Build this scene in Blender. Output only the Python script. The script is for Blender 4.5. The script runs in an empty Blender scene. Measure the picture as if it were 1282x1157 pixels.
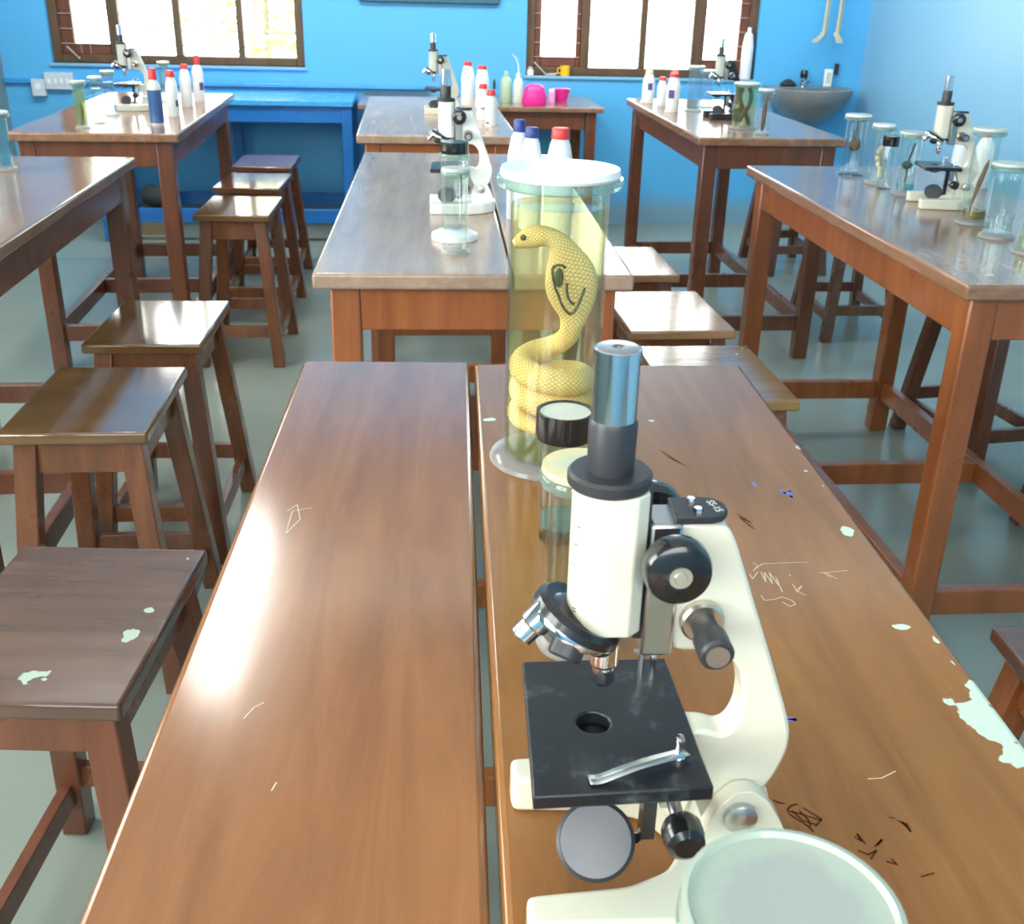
import bpy, math, random
from mathutils import Vector, Matrix
random.seed(7)
C = bpy.context.scene.collection
PI = math.pi
T = 0.85            # table height
WALL = 6.55         # back wall face

# ------------------------------------------------------------------ camera
F_PX = 1327.86
CAM = Vector((0, 0, 1.3316))
RT = Vector((0.99564, -0.08986, 0.0256)); FW = Vector((0.0816, 0.9087, -0.4094))
def _basis():
    p, y, r = [math.radians(a) for a in (24.1694, 5.1333, 1.4655)]
    fw = Vector((math.sin(y)*math.cos(p), math.cos(y)*math.cos(p), -math.sin(p)))
    rt = Vector((math.cos(y), -math.sin(y), 0)); up = rt.cross(fw)
    return math.cos(r)*rt + math.sin(r)*up, -math.sin(r)*rt + math.cos(r)*up, fw
RT, UP, FW = _basis()
cd = bpy.data.cameras.new('camera'); cam = bpy.data.objects.new('camera', cd); C.objects.link(cam)
cd.sensor_fit = 'HORIZONTAL'; cd.sensor_width = 36.0; cd.lens = F_PX/1282*36
cd.dof.use_dof = True; cd.dof.focus_distance = 0.95; cd.dof.aperture_fstop = 20.0
cd.clip_start = 0.02; cd.clip_end = 100
m = Matrix((RT, UP, -FW)).transposed().to_4x4(); m.translation = CAM
cam.matrix_world = m
bpy.context.scene.camera = cam
def at(px, py, z):
    """where the sight line through a photo pixel meets the level z (used to measure marks on table tops)"""
    d = FW + RT*((px-641)/F_PX) - UP*((py-578.5)/F_PX)
    return CAM + d*((z-CAM.z)/d.z)

# ------------------------------------------------------------------ materials
MATS = {}
class N:
    def __init__(s, name):
        s.m = bpy.data.materials.new(name); s.m.use_nodes = True
        s.t = s.m.node_tree; s.n = s.t.nodes; s.b = s.n['Principled BSDF']; s.out = s.n['Material Output']
        MATS[name] = s.m
    def add(s, kind, **kw):
        n = s.n.new(kind)
        for k, v in kw.items():
            if k in n.inputs: n.inputs[k].default_value = v
            else: setattr(n, k, v)
        return n
    def link(s, a, b): s.t.links.new(a, b)
    def mix(s, fac, a, b, blend='MIX'):
        x = s.add('ShaderNodeMix', data_type='RGBA', blend_type=blend)
        for i, v in ((0, fac), (6, a), (7, b)):
            if isinstance(v, (int, float, tuple)): x.inputs[i].default_value = v
            else: s.link(v, x.inputs[i])
        return x.outputs[2]
    def math(s, op, a, b=None, clamp=False):
        x = s.add('ShaderNodeMath', operation=op, use_clamp=clamp)
        for i, v in ((0, a), (1, b)):
            if v is None: continue
            if isinstance(v, (int, float)): x.inputs[i].default_value = v
            else: s.link(v, x.inputs[i])
        return x.outputs[0]
    def coord(s, scale=(1, 1, 1), rnd=True):
        tc = s.add('ShaderNodeTexCoord'); mp = s.add('ShaderNodeMapping'); mp.inputs['Scale'].default_value = scale
        if rnd:
            oi = s.add('ShaderNodeObjectInfo'); cx = s.add('ShaderNodeVectorMath', operation='ADD')
            sc = s.math('MULTIPLY', oi.outputs['Random'], 13.0)
            s.link(tc.outputs['Object'], cx.inputs[0]); s.link(sc, cx.inputs[1]); s.link(cx.outputs[0], mp.inputs[0])
        else:
            s.link(tc.outputs['Object'], mp.inputs[0])
        return mp.outputs[0]
    def noise(s, vec, scale, detail=4, rough=0.55, dist=0.0):
        n = s.add('ShaderNodeTexNoise', Scale=scale, Detail=detail, Roughness=rough, Distortion=dist)
        s.link(vec, n.inputs['Vector']); return n.outputs['Fac']
    def ramp(s, fac, stops):
        r = s.add('ShaderNodeValToRGB'); e = r.color_ramp.elements
        while len(e) < len(stops): e.new(0.5)
        for q, (p, c) in zip(e, stops): q.position = p; q.color = c
        s.link(fac, r.inputs[0]); return r.outputs['Color']

def rgb(r, g, b, a=1): return (r, g, b, a)
def plain(name, col, rough=0.5, metal=0.0, noise=0.08, spec=0.5, coat=0.0, emit=None):
    s = N(name); v = s.coord()
    f = s.noise(v, 30, 3)
    d = tuple(c*(1-noise*2) for c in col[:3]) + (1,); l = tuple(min(1, c*(1+noise)) for c in col[:3]) + (1,)
    s.link(s.mix(f, d, l), s.b.inputs['Base Color'])
    s.b.inputs['Roughness'].default_value = rough; s.b.inputs['Metallic'].default_value = metal
    s.b.inputs['Specular IOR Level'].default_value = spec; s.b.inputs['Coat Weight'].default_value = coat
    if emit: s.b.inputs['Emission Color'].default_value = col; s.b.inputs['Emission Strength'].default_value = emit
    return s.m
def wood(name, dark, light, rough=0.22, axis=1, coat=0.3, bump=0.06, chips=(), blotch=0.35, spec=0.5, chipcol=(.62, .74, .60, 1)):
    s = N(name)
    sc = [9, 9, 9]; sc[axis] = 0.9
    v = s.coord(tuple(sc)); g = s.noise(v, 3.0, 6, 0.65, 0.6)
    v2 = s.coord((1, 1, 1)); bl = s.noise(v2, 4.0, 3)
    col = s.ramp(g, [(0.3, dark), (0.7, light)])
    col = s.mix(s.math('MULTIPLY', s.math('SUBTRACT', bl, 0.35, True), blotch*2.4), col, tuple(c*0.45 for c in dark[:3])+(1,))
    fine = s.noise(s.coord((1, 1, 1)), 160, 2)
    rg = s.math('ADD', s.math('MULTIPLY', bl, rough*0.9), rough*0.55)
    if chips:
        tc = s.add('ShaderNodeTexCoord'); nz = s.add('ShaderNodeTexNoise', Scale=42.0, Detail=2.5, Roughness=.5)
        s.link(tc.outputs['Object'], nz.inputs['Vector']); tot = None
        for (cx, cy, r, el) in chips:
            sub = s.add('ShaderNodeVectorMath', operation='SUBTRACT'); s.link(tc.outputs['Object'], sub.inputs[0]); sub.inputs[1].default_value = (cx, cy, 0)
            mul = s.add('ShaderNodeVectorMath', operation='MULTIPLY'); s.link(sub.outputs[0], mul.inputs[0]); mul.inputs[1].default_value = (1, 1/el, 0)
            ln = s.add('ShaderNodeVectorMath', operation='LENGTH'); s.link(mul.outputs[0], ln.inputs[0])
            dn = s.math('DIVIDE', ln.outputs['Value'], r)
            k = s.math('SUBTRACT', s.math('ADD', s.math('MULTIPLY', nz.outputs['Fac'], 4.2), -1.15), dn)
            k = s.math('MULTIPLY', k, 8, True)
            tot = k if tot is None else s.math('MAXIMUM', tot, k)
        col = s.mix(tot, col, chipcol)
        rg = s.math('ADD', rg, s.math('MULTIPLY', tot, 0.4))
    s.link(col, s.b.inputs['Base Color']); s.link(rg, s.b.inputs['Roughness'])
    s.b.inputs['Coat Weight'].default_value = coat; s.b.inputs['Coat Roughness'].default_value = 0.12
    s.b.inputs['Specular IOR Level'].default_value = spec
    bp = s.add('ShaderNodeBump', Strength=bump, Distance=0.01)
    s.link(s.math('ADD', s.math('MULTIPLY', g, 0.4), s.math('ADD', s.math('MULTIPLY', bl, 0.6), s.math('MULTIPLY', fine, 0.006))), bp.inputs['Height'])
    s.link(bp.outputs[0], s.b.inputs['Normal']); s.link(bp.outputs[0], s.b.inputs['Coat Normal'])
    return s.m
def glassy(name, tint=(0.93, 0.97, 0.96, 1), refl=(1, 1, 1, 1), rough=0.03, ior=1.45, haze=0.0, hazecol=(1, 1, 1, 1), edge=0.35, edgecol=(.7, .85, .8, 1)):
    s = N(name); s.n.remove(s.b)
    tr = s.add('ShaderNodeBsdfTransparent'); 
    lw = s.add('ShaderNodeLayerWeight', Blend=0.35); lw0 = s.add('ShaderNodeLayerWeight', Blend=0.5)
    s.link(s.mix(s.math('MULTIPLY', s.math('POWER', lw.outputs['Facing'], 2.0), edge), tint, edgecol), tr.inputs['Color'])
    gl = s.add('ShaderNodeBsdfGlossy', Roughness=rough); gl.inputs['Color'].default_value = refl
    f0 = ((ior-1)/(ior+1))**2
    fr = s.math('ADD', f0, s.math('MULTIPLY', s.math('POWER', lw0.outputs['Facing'], 4.0), .55))
    mx = s.add('ShaderNodeMixShader'); s.link(fr, mx.inputs[0]); s.link(tr.outputs[0], mx.inputs[1]); s.link(gl.outputs[0], mx.inputs[2])
    last = mx.outputs[0]
    if haze:
        df = s.add('ShaderNodeBsdfDiffuse'); df.inputs['Color'].default_value = hazecol
        tl = s.add('ShaderNodeBsdfTranslucent'); tl.inputs['Color'].default_value = hazecol
        ad = s.add('ShaderNodeMixShader', Fac=0.5); s.link(df.outputs[0], ad.inputs[1]); s.link(tl.outputs[0], ad.inputs[2])
        m2 = s.add('ShaderNodeMixShader', Fac=haze); s.link(last, m2.inputs[1]); s.link(ad.outputs[0], m2.inputs[2]); last = m2.outputs[0]
    s.link(last, s.out.inputs['Surface'])
    return s.m

WD, WL = rgb(.13, .036, .016), rgb(.24, .082, .034)
M = {}
M['top'] = wood('varnished_table_top', rgb(.22, .105, .058), rgb(.36, .20, .12), 0.17, coat=0.22, bump=0.02)
M['top_mid'] = wood('glare_toned_table_top', rgb(.33, .21, .14), rgb(.48, .34, .24), 0.22, coat=0.2, bump=0.02, spec=.35)  # base colour lightened to carry the glare on these tops
M['frame'] = wood('varnished_frame', rgb(.25, .070, .018), rgb(.40, .125, .035), 0.3, axis=2, coat=0.25)
M['frame_dark'] = wood('dark_varnished_frame', rgb(.115, .036, .016), rgb(.21, .068, .028), 0.3, axis=2, coat=0.25)
M['stool_frame'] = wood('stool_frame', rgb(.12, .042, .018), rgb(.26, .092, .034), 0.28, axis=2, coat=0.3)
M['seat_olive'] = wood('olive_brown_seat', rgb(.13, .062, .022), rgb(.22, .115, .042), 0.09, axis=0, coat=0.7, bump=0.02)
M['seat_brown'] = wood('brown_seat', rgb(.12, .045, .022), rgb(.20, .085, .040), 0.09, axis=0, coat=0.7, bump=0.02)
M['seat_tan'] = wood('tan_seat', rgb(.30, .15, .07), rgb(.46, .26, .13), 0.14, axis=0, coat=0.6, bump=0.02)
M['white_enamel'] = plain('cream_enamel', rgb(.68, .66, .53), 0.28, coat=0.4, noise=0.03)
M['white_bright'] = plain('white_enamel', rgb(.86, .88, .82), 0.28, coat=0.4, noise=0.02)
M['grey_enamel'] = plain('greyish_enamel', rgb(.58, .60, .52), 0.3, coat=0.3, noise=0.03)
M['black'] = plain('black_paint', rgb(.013, .013, .015), 0.28, coat=0.3)
M['black_satin'] = plain('black_satin_metal', rgb(.030, .030, .033), 0.42)
M['black_knob'] = plain('black_plastic', rgb(.012, .012, .013), 0.2, coat=0.4)
M['chrome'] = plain('chrome', rgb(.80, .80, .82), 0.08, 1.0, 0.02)
M['steel'] = plain('brushed_steel', rgb(.55, .54, .52), 0.3, 1.0, 0.06)
M['brass'] = plain('dull_nickel', rgb(.62, .55, .46), 0.3, 1.0, 0.06)
M['mirror'] = plain('mirror_glass', rgb(.11, .11, .12), 0.25, 0.2, 0.15)
M['lens'] = plain('dark_lens', rgb(.02, .02, .02), 0.1)
M['stage'] = None
M['white_plastic'] = plain('white_plastic', rgb(.84, .87, .86), 0.35, noise=0.02)
M['milky_plastic'] = plain('milky_plastic', rgb(.70, .76, .66), 0.35, noise=0.03)
M['green_plastic'] = plain('pale_green_plastic', rgb(.42, .60, .42), 0.35, noise=0.05)
M['red_cap'] = plain('red_cap', rgb(.75, .045, .04), 0.4)
M['blue_cap'] = plain('blue_cap', rgb(.02, .05, .24), 0.4)
M['cream_cap'] = plain('cream_cap', rgb(.80, .72, .48), 0.4)
M['blue_liquid'] = plain('blue_liquid', rgb(.05, .13, .32), 0.15, coat=0.4)
M['purple_label'] = plain('purple_label', rgb(.10, .08, .26), 0.6)
M['paper'] = plain('paper_label', rgb(.80, .80, .74), 0.7)
M['ink'] = plain('ink', rgb(.05, .05, .06), 0.6)
M['ink_brown'] = plain('brown_ink', rgb(.085, .032, .015), 0.9, spec=0.05)
M['scratch'] = plain('scratch', rgb(.78, .62, .46), 0.6)
M['pink'] = plain('pink_plastic', rgb(.80, .03, .30), 0.35)
M['pink_light'] = plain('pale_pink_plastic', rgb(.85, .35, .60), 0.35)
M['yellow'] = plain('yellow_plastic', rgb(.95, .55, .02), 0.4)
M['window_wood'] = wood('brown_window_wood', rgb(.085, .045, .020), rgb(.17, .09, .042), 0.4, axis=2, coat=0.1)
M['shutter_wood'] = wood('red_brown_window_wood', rgb(.13, .035, .018), rgb(.22, .07, .04), 0.4, axis=2, coat=0.1)
M['iron'] = plain('painted_iron', rgb(.42, .36, .30), 0.5)
M['ceramic_shaded'] = plain('shaded_grey_ceramic', rgb(.19, .20, .20), 0.2, coat=0.5, noise=0.05)  # grey darkened: the shade on the basin is put into the colour
M['bone'] = plain('bone', rgb(.55, .52, .38), 0.55, noise=0.12)
M['cardboard'] = plain('cardboard', rgb(.22, .17, .10), 0.8, noise=0.15)
M['dark_cloth'] = plain('dark_sack', rgb(.035, .045, .045), 0.85, noise=0.2)
M['blue_paint'] = wood('blue_painted_wood', rgb(.01, .13, .42), rgb(.014, .18, .54), 0.3, axis=0, coat=0.3, blotch=0.1)
M['blue_top'] = wood('pale_blue_painted_top', rgb(.04, .30, .66), rgb(.06, .38, .78), 0.25, axis=0, coat=0.3, blotch=0.05)
M['board'] = plain('dark_blue_board', rgb(.03, .12, .18), 0.5)
M['switch'] = plain('switch_plastic', rgb(.62, .68, .74), 0.4)
M['glass'] = glassy('clear_glass', tint=(.955, .975, .97, 1), edge=.4, edgecol=(.74, .84, .81, 1))
M['glass_green'] = glassy('greenish_glass', tint=(.86, .93, .89, 1), edge=0.6, edgecol=(.45, .62, .56, 1), haze=0.05, hazecol=(.8, .95, .9, 1))
M['glass_rim'] = glassy('greenish_glass_rim', tint=(.80, .90, .85, 1), edge=0.6, edgecol=(.45, .62, .55, 1), haze=0.18, hazecol=(.75, .9, .82, 1))
M['glass_foot'] = glassy('frosted_glass_foot', tint=(.9, .92, .9, 1), haze=0.45, hazecol=(.85, .84, .80, 1), rough=.1)
M['glass_blue'] = glassy('bluish_glass', tint=(.84, .92, .96, 1), edge=0.5, edgecol=(.5, .68, .76, 1), haze=.05, hazecol=(.7, .9, 1, 1))
M['pane'] = glassy('window_pane', tint=(.96, .98, .97, 1), edge=0.1)
M['liquid_yellow'] = glassy('yellow_preservative', tint=(.985, .96, .72, 1), rough=.02, ior=1.2, haze=.045, hazecol=(1, .93, .50, 1), edge=.5, edgecol=(.62, .66, .42, 1))
M['liquid_olive'] = glassy('olive_preservative', tint=(.72, .62, .2, 1), haze=.35, hazecol=(.35, .28, .05, 1), ior=1.2)
M['liquid_teal'] = glassy('teal_preservative', tint=(.55, .82, .85, 1), haze=.2, hazecol=(.3, .65, .68, 1), ior=1.2)
M['liquid_clear'] = glassy('clear_preservative', tint=(.93, .96, .93, 1), ior=1.2)
M['liquid_lime'] = glassy('lime_preservative', tint=(.94, .93, .70, 1), haze=.10, hazecol=(.85, .85, .45, 1), ior=1.2)
M['white_lid'] = plain('white_lid', rgb(.86, .86, .82), 0.3, noise=0.02, coat=.4)
M['grey_lid'] = plain('greyish_lid', rgb(.58, .60, .52), 0.35, noise=0.06)
M['specimen_brown'] = plain('brown_specimen', rgb(.20, .10, .045), 0.6, noise=.25)
M['specimen_dark'] = plain('dark_specimen', rgb(.045, .04, .035), 0.5, noise=.25)
M['specimen_cream'] = plain('cream_specimen', rgb(.75, .66, .42), 0.6, noise=.15)
M['specimen_green'] = plain('dark_green_specimen', rgb(.03, .08, .07), 0.6, noise=.25)
M['tube_glow'] = plain('lit_tube', rgb(1, 1, .97), 0.4, emit=55.0)
M['concrete'] = plain('ground', rgb(.45, .42, .33), 0.9)
M['leaf'] = plain('yellow_green_leaf', rgb(.72, .84, .30), 0.6, noise=.3)
M['bark'] = plain('bark', rgb(.35, .28, .18), 0.9)

# stage: black paint with scuffs
s = N('scuffed_black_stage'); v = s.coord(); a = s.noise(v, 22, 5, .6); b = s.noise(v, 60, 4, .7)
k = s.math('MULTIPLY', s.math('SUBTRACT', s.math('MULTIPLY', a, b), .28, True), 4.0, True)
s.link(s.mix(k, (.010, .012, .015, 1), (.13, .15, .16, 1)), s.b.inputs['Base Color'])
s.b.inputs['Roughness'].default_value = .34; M['stage'] = s.m
# cream lid with yellow stain ring
def lidmat(name, inner, ring, r0, r1):
    s = N(name); tc = s.add('ShaderNodeTexCoord'); nz = s.add('ShaderNodeTexNoise', Scale=70.0, Detail=3.0); s.link(tc.outputs['Object'], nz.inputs['Vector'])
    mu = s.add('ShaderNodeVectorMath', operation='MULTIPLY'); s.link(tc.outputs['Object'], mu.inputs[0]); mu.inputs[1].default_value = (1, 1, 0)
    ln = s.add('ShaderNodeVectorMath', operation='LENGTH'); s.link(mu.outputs[0], ln.inputs[0])
    f = s.math('ADD', ln.outputs['Value'], s.math('MULTIPLY', s.math('SUBTRACT', nz.outputs['Fac'], .5), (r1-r0)*2.5))
    mr = s.add('ShaderNodeMapRange'); s.link(f, mr.inputs[0]); mr.inputs[1].default_value = r0; mr.inputs[2].default_value = r1
    s.link(s.mix(mr.outputs[0], inner, ring), s.b.inputs['Base Color']); s.b.inputs['Roughness'].default_value = .22
    s.b.inputs['Coat Weight'].default_value = .4
    return s.m
M['cream_lid'] = lidmat('stained_cream_lid', rgb(.52, .60, .46), rgb(.72, .62, .36), .012, .024)
M['big_lid'] = lidmat('pale_green_lid', rgb(.33, .36, .33), rgb(.37, .43, .35), .026, .036)
# snake skin: scale lattice from the sweep UVs
s = N('cobra_skin'); uv = s.add('ShaderNodeTexCoord'); mp = s.add('ShaderNodeMapping'); s.link(uv.outputs['UV'], mp.inputs[0])
mp.inputs['Scale'].default_value = (26, 26, 1); mp.inputs['Rotation'].default_value = (0, 0, PI/4)
vo = s.add('ShaderNodeTexVoronoi', Scale=1.0, feature='DISTANCE_TO_EDGE'); vo.inputs['Randomness'].default_value = 0.25; s.link(mp.outputs[0], vo.inputs['Vector'])
f = s.math('MULTIPLY', vo.outputs['Distance'], 4.0, True); nz = s.noise(s.coord(), 40, 3)
c1 = s.mix(f, (.55, .30, .12, 1), (1, .81, .44, 1)); s.link(s.mix(s.math('MULTIPLY', nz, .35), c1, (.92, .70, .40, 1)), s.b.inputs['Base Color'])
s.b.inputs['Roughness'].default_value = .45; M['snake'] = s.m
bp = s.add('ShaderNodeBump', Strength=.4, Distance=.002); s.link(f, bp.inputs['Height']); s.link(bp.outputs[0], s.b.inputs['Normal'])
M['snake_mark'] = plain('hood_mark', rgb(.035, .045, .02), 0.5)
M['snake_pale'] = plain('hood_mark_pale', rgb(.80, .74, .34), 0.5)
M['snake_eye'] = plain('snake_eye', rgb(.09, .07, .06), 0.3)

# room surfaces
def wallmat(name, col, dark, base=None):
    s = N(name); v = s.coord((1, 1, 1), False); a = s.noise(v, 1.1, 4); b = s.noise(v, 60, 3)
    c = s.mix(s.math('MULTIPLY', a, .8), col, dark)
    if base:
        g = s.add('ShaderNodeNewGeometry'); sp = s.add('ShaderNodeSeparateXYZ'); s.link(g.outputs['Position'], sp.inputs[0])
        mr = s.add('ShaderNodeMapRange'); s.link(s.math('ADD', sp.outputs[2], s.math('MULTIPLY', a, .06)), mr.inputs[0])
        mr.inputs[1].default_value = .10; mr.inputs[2].default_value = .22; mr.inputs[3].default_value = 1; mr.inputs[4].default_value = 0
        c = s.mix(s.math('MULTIPLY', mr.outputs[0], .75), c, base)
    s.link(c, s.b.inputs['Base Color']); s.b.inputs['Roughness'].default_value = .42
    bp = s.add('ShaderNodeBump', Strength=.12, Distance=.01); s.link(s.math('ADD', a, s.math('MULTIPLY', b, .15)), bp.inputs['Height']); s.link(bp.outputs[0], s.b.inputs['Normal'])
    return s.m
M['wall'] = wallmat('blue_wall', rgb(.105, .46, .80), rgb(.085, .40, .73), rgb(.24, .33, .34))
M['wall_pale'] = wallmat('pale_blue_wall', rgb(.27, .50, .66), rgb(.18, .45, .68))
M['wall_grey'] = wallmat('grey_wall', rgb(.22, .28, .29), rgb(.18, .25, .26))
M['ceiling'] = plain('white_ceiling', rgb(.72, .74, .74), .8, noise=.03)
s = N('polished_concrete'); v = s.coord((1, 1, 1), False); a = s.noise(v, 1.6, 6, .6); b = s.noise(v, 14, 5, .6); d = s.noise(v, 90, 2)
c = s.mix(a, (.215, .255, .22, 1), (.32, .365, .315, 1)); c = s.mix(s.math('MULTIPLY', b, .3), c, (.26, .305, .255, 1))
sx = s.add('ShaderNodeSeparateXYZ'); s.link(v, sx.inputs[0])
ln = s.math('SUBTRACT', 1.0, s.math('MULTIPLY', s.math('ABSOLUTE', s.math('SUBTRACT', sx.outputs[1], 5.55)), 90), True)
c = s.mix(s.math('MULTIPLY', ln, .7), c, (.02, .12, .08, 1))
s.link(c, s.b.inputs['Base Color']); s.link(s.math('ADD', .17, s.math('MULTIPLY', a, .08)), s.b.inputs['Roughness'])
bp = s.add('ShaderNodeBump', Strength=.06, Distance=.01); s.link(s.math('ADD', a, s.math('MULTIPLY', d, .1)), bp.inputs['Height']); s.link(bp.outputs[0], s.b.inputs['Normal'])
M['floor'] = s.m

# ------------------------------------------------------------------ mesh builder
def ortho(d):
    d = d.normalized(); a = Vector((0, 0, 1)) if abs(d.z) < .95 else Vector((1, 0, 0))
    u = d.cross(a).normalized(); return u, d.cross(u).normalized()
class MB:
    def __init__(s): s.v = []; s.f = []; s.uv = None
    def raw(s, vs, fs):
        o = len(s.v); s.v += [tuple(x) for x in vs]; s.f += [tuple(i+o for i in f) for f in fs]; return s
    def box(s, x0, x1, y0, y1, z0, z1, mt=None):
        vs = [Vector(p) for p in ((x0,y0,z0),(x1,y0,z0),(x1,y1,z0),(x0,y1,z0),(x0,y0,z1),(x1,y0,z1),(x1,y1,z1),(x0,y1,z1))]
        if mt: vs = [mt @ p for p in vs]
        return s.raw(vs, [(0,3,2,1),(4,5,6,7),(0,1,5,4),(1,2,6,5),(2,3,7,6),(3,0,4,7)])
    def bar(s, p, q, w, h, up=Vector((0, 0, 1))):
        p, q = Vector(p), Vector(q); d = (q-p).normalized(); u = d.cross(Vector(up)).normalized(); v = u.cross(d)
        vs = [c + u*a*w/2 + v*b*h/2 for c in (p, q) for a, b in ((-1,-1),(1,-1),(1,1),(-1,1))]
        return s.raw(vs, [(3,2,1,0),(4,5,6,7),(0,1,5,4),(1,2,6,5),(2,3,7,6),(3,0,4,7)])
    def leg(s, p, q, w0, w1=None):   # square leg with horizontal ends
        w1 = w1 or w0; p, q = Vector(p), Vector(q)
        vs = [c + Vector((a*w/2, b*w/2, 0)) for c, w in ((p, w0), (q, w1)) for a, b in ((-1,-1),(1,-1),(1,1),(-1,1))]
        return s.raw(vs, [(3,2,1,0),(4,5,6,7),(0,1,5,4),(1,2,6,5),(2,3,7,6),(3,0,4,7)])
    def cyl(s, p, q, r0, r1=None, n=24):
        r1 = r0 if r1 is None else r1; p, q = Vector(p), Vector(q); u, w = ortho(q-p)
        vs = [c + (u*math.cos(2*PI*i/n) + w*math.sin(2*PI*i/n))*r for c, r in ((p, r0), (q, r1)) for i in range(n)]
        fs = [(i, (i+1) % n, n+(i+1) % n, n+i) for i in range(n)] + [tuple(range(n-1, -1, -1)), tuple(range(n, 2*n))]
        return s.raw(vs, fs)
    def lathe(s, prof, n=36, o=(0, 0, 0), ax=(0, 0, 1), closed=False):
        o = Vector(o); ax = Vector(ax).normalized()
        if abs(ax.z) > .999: u, w = Vector((1, 0, 0)), Vector((0, 1, 0))*ax.z
        else: u, w = ortho(ax)
        vs = []; rows = []
        for r, z in prof:
            if r < 1e-6: rows.append([len(vs)]); vs.append(o + ax*z)
            else:
                rows.append(list(range(len(vs), len(vs)+n)))
                vs += [o + ax*z + (u*math.cos(2*PI*i/n) + w*math.sin(2*PI*i/n))*r for i in range(n)]
        fs = []; pr = list(zip(rows, rows[1:])) + ([(rows[-1], rows[0])] if closed else [])
        for a, b in pr:
            for i in range(n):
                j = (i+1) % n
                if len(a) == 1 and len(b) == 1: continue
                if len(a) == 1: fs.append((a[0], b[j], b[i]))
                elif len(b) == 1: fs.append((a[i], a[j], b[0]))
                else: fs.append((a[i], a[j], b[j], b[i]))
        return s.raw(vs, fs)
    def prism(s, poly, d0, d1, plane='xz'):
        f = (lambda a, b, d: (a, d, b)) if plane == 'xz' else (lambda a, b, d: (a, b, d))
        n = len(poly); vs = [f(a, b, d0) for a, b in poly] + [f(a, b, d1) for a, b in poly]
        fs = [tuple(range(n)), tuple(range(2*n-1, n-1, -1))] + [(i, n+i, n+(i+1) % n, (i+1) % n) for i in range(n)]
        return s.raw(vs, fs)
    def tube(s, path, r, n=10, uv=False, wid=None, side=None):
        """sweep; r may be a list; wid = second radius list along 'side'"""
        P = [Vector(p) for p in path]; k = len(P)
        R = r if isinstance(r, (list, tuple)) else [r]*k
        W = wid or R
        vs = []; d0 = None
        for i in range(k):
            d = (P[min(i+1, k-1)] - P[max(i-1, 0)]).normalized()
            if side is not None:
                u = d.cross(Vector(side)).normalized(); w = Vector(side) - d*d.dot(Vector(side)); w.normalize()
            else:
                if d0 is None: u, w = ortho(d)
                else:
                    u = (u - d*u.dot(d)).normalized(); w = d.cross(u)
                d0 = d
            vs += [P[i] + u*math.cos(2*PI*j/n)*W[i] + w*math.sin(2*PI*j/n)*R[i] for j in range(n)]
        fs = [(i*n+j, i*n+(j+1) % n, (i+1)*n+(j+1) % n, (i+1)*n+j) for i in range(k-1) for j in range(n)]
        base = len(s.f)
        s.raw(vs, fs + [tuple(range(n-1, -1, -1)), tuple(range((k-1)*n, k*n))])
        if uv:
            s.uv = s.uv or {}
            L = [0.0]
            for i in range(1, k): L.append(L[-1] + (P[i]-P[i-1]).length)
            for i in range(k-1):
                for j in range(n):
                    s.uv[base+i*n+j] = [(j/n, L[i]/.09), ((j+1)/n, L[i]/.09), ((j+1)/n, L[i+1]/.09), (j/n, L[i+1]/.09)]
        return s
    def ball(s, c, r, n=16, sc=(1, 1, 1)):
        pr = [(math.sin(PI*i/(n//2)), -math.cos(PI*i/(n//2))) for i in range(n//2+1)]
        o = len(s.v); s.lathe([(abs(a), b) for a, b in pr], n)
        c = Vector(c); s.v[o:] = [tuple(c + Vector((p[0]*r*sc[0], p[1]*r*sc[1], p[2]*r*sc[2]))) for p in s.v[o:]]
        return s
    def ribbon(s, pts, w):
        P = [Vector(p) for p in pts]
        for a, b in zip(P, P[1:]):
            d = b-a
            if d.length < 1e-6: continue
            u = Vector((-d.y, d.x, 0)).normalized()*w/2; e = d.normalized()*w*.3
            s.raw([a-u-e, a+u-e, b+u+e, b-u+e], [(0, 3, 2, 1)])
        return s
    def build(s, name, mat, parent=None, bevel=0, ang=35, seg=2):
        me = bpy.data.meshes.new(name); me.from_pydata(s.v, [], s.f); me.update()
        if s.uv:
            ul = me.uv_layers.new(name='UVMap')
            for i, uvs in s.uv.items():
                for li, c in zip(me.polygons[i].loop_indices, uvs): ul.data[li].uv = c
        me.materials.append(M[mat] if isinstance(mat, str) else mat)
        me.shade_smooth(); me.set_sharp_from_angle(angle=math.radians(ang))
        o = bpy.data.objects.new(name, me); C.objects.link(o)
        if parent: o.parent = parent
        if bevel:
            b = o.modifiers.new('bevel', 'BEVEL'); b.width = bevel; b.segments = seg; b.limit_method = 'ANGLE'; b.angle_limit = math.radians(40)
        return o
def tag(o, label, cat, group=None):
    o['label'] = label; o['category'] = cat
    if group: o['group'] = group
    return o
def thing(name, label, cat, loc=(0, 0, 0), rz=0, group=None):
    o = bpy.data.objects.new(name, None); C.objects.link(o); o.location = loc; o.rotation_euler = (0, 0, rz); o.empty_display_size = .05
    return tag(o, label, cat, group)
def struct(o): o['kind'] = 'structure'; return o
def kids(o): return [c for c in bpy.data.objects if c.parent == o]
def dup(root, loc, rz, label, group=None):
    r = root.copy(); C.objects.link(r); r.location = loc; r.rotation_euler = (0, 0, rz); r['label'] = label
    if group: r['group'] = group
    for ch in kids(root):
        c = ch.copy(); C.objects.link(c); c.parent = r
        for g in kids(ch):
            d = g.copy(); C.objects.link(d); d.parent = c
    return r

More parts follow.
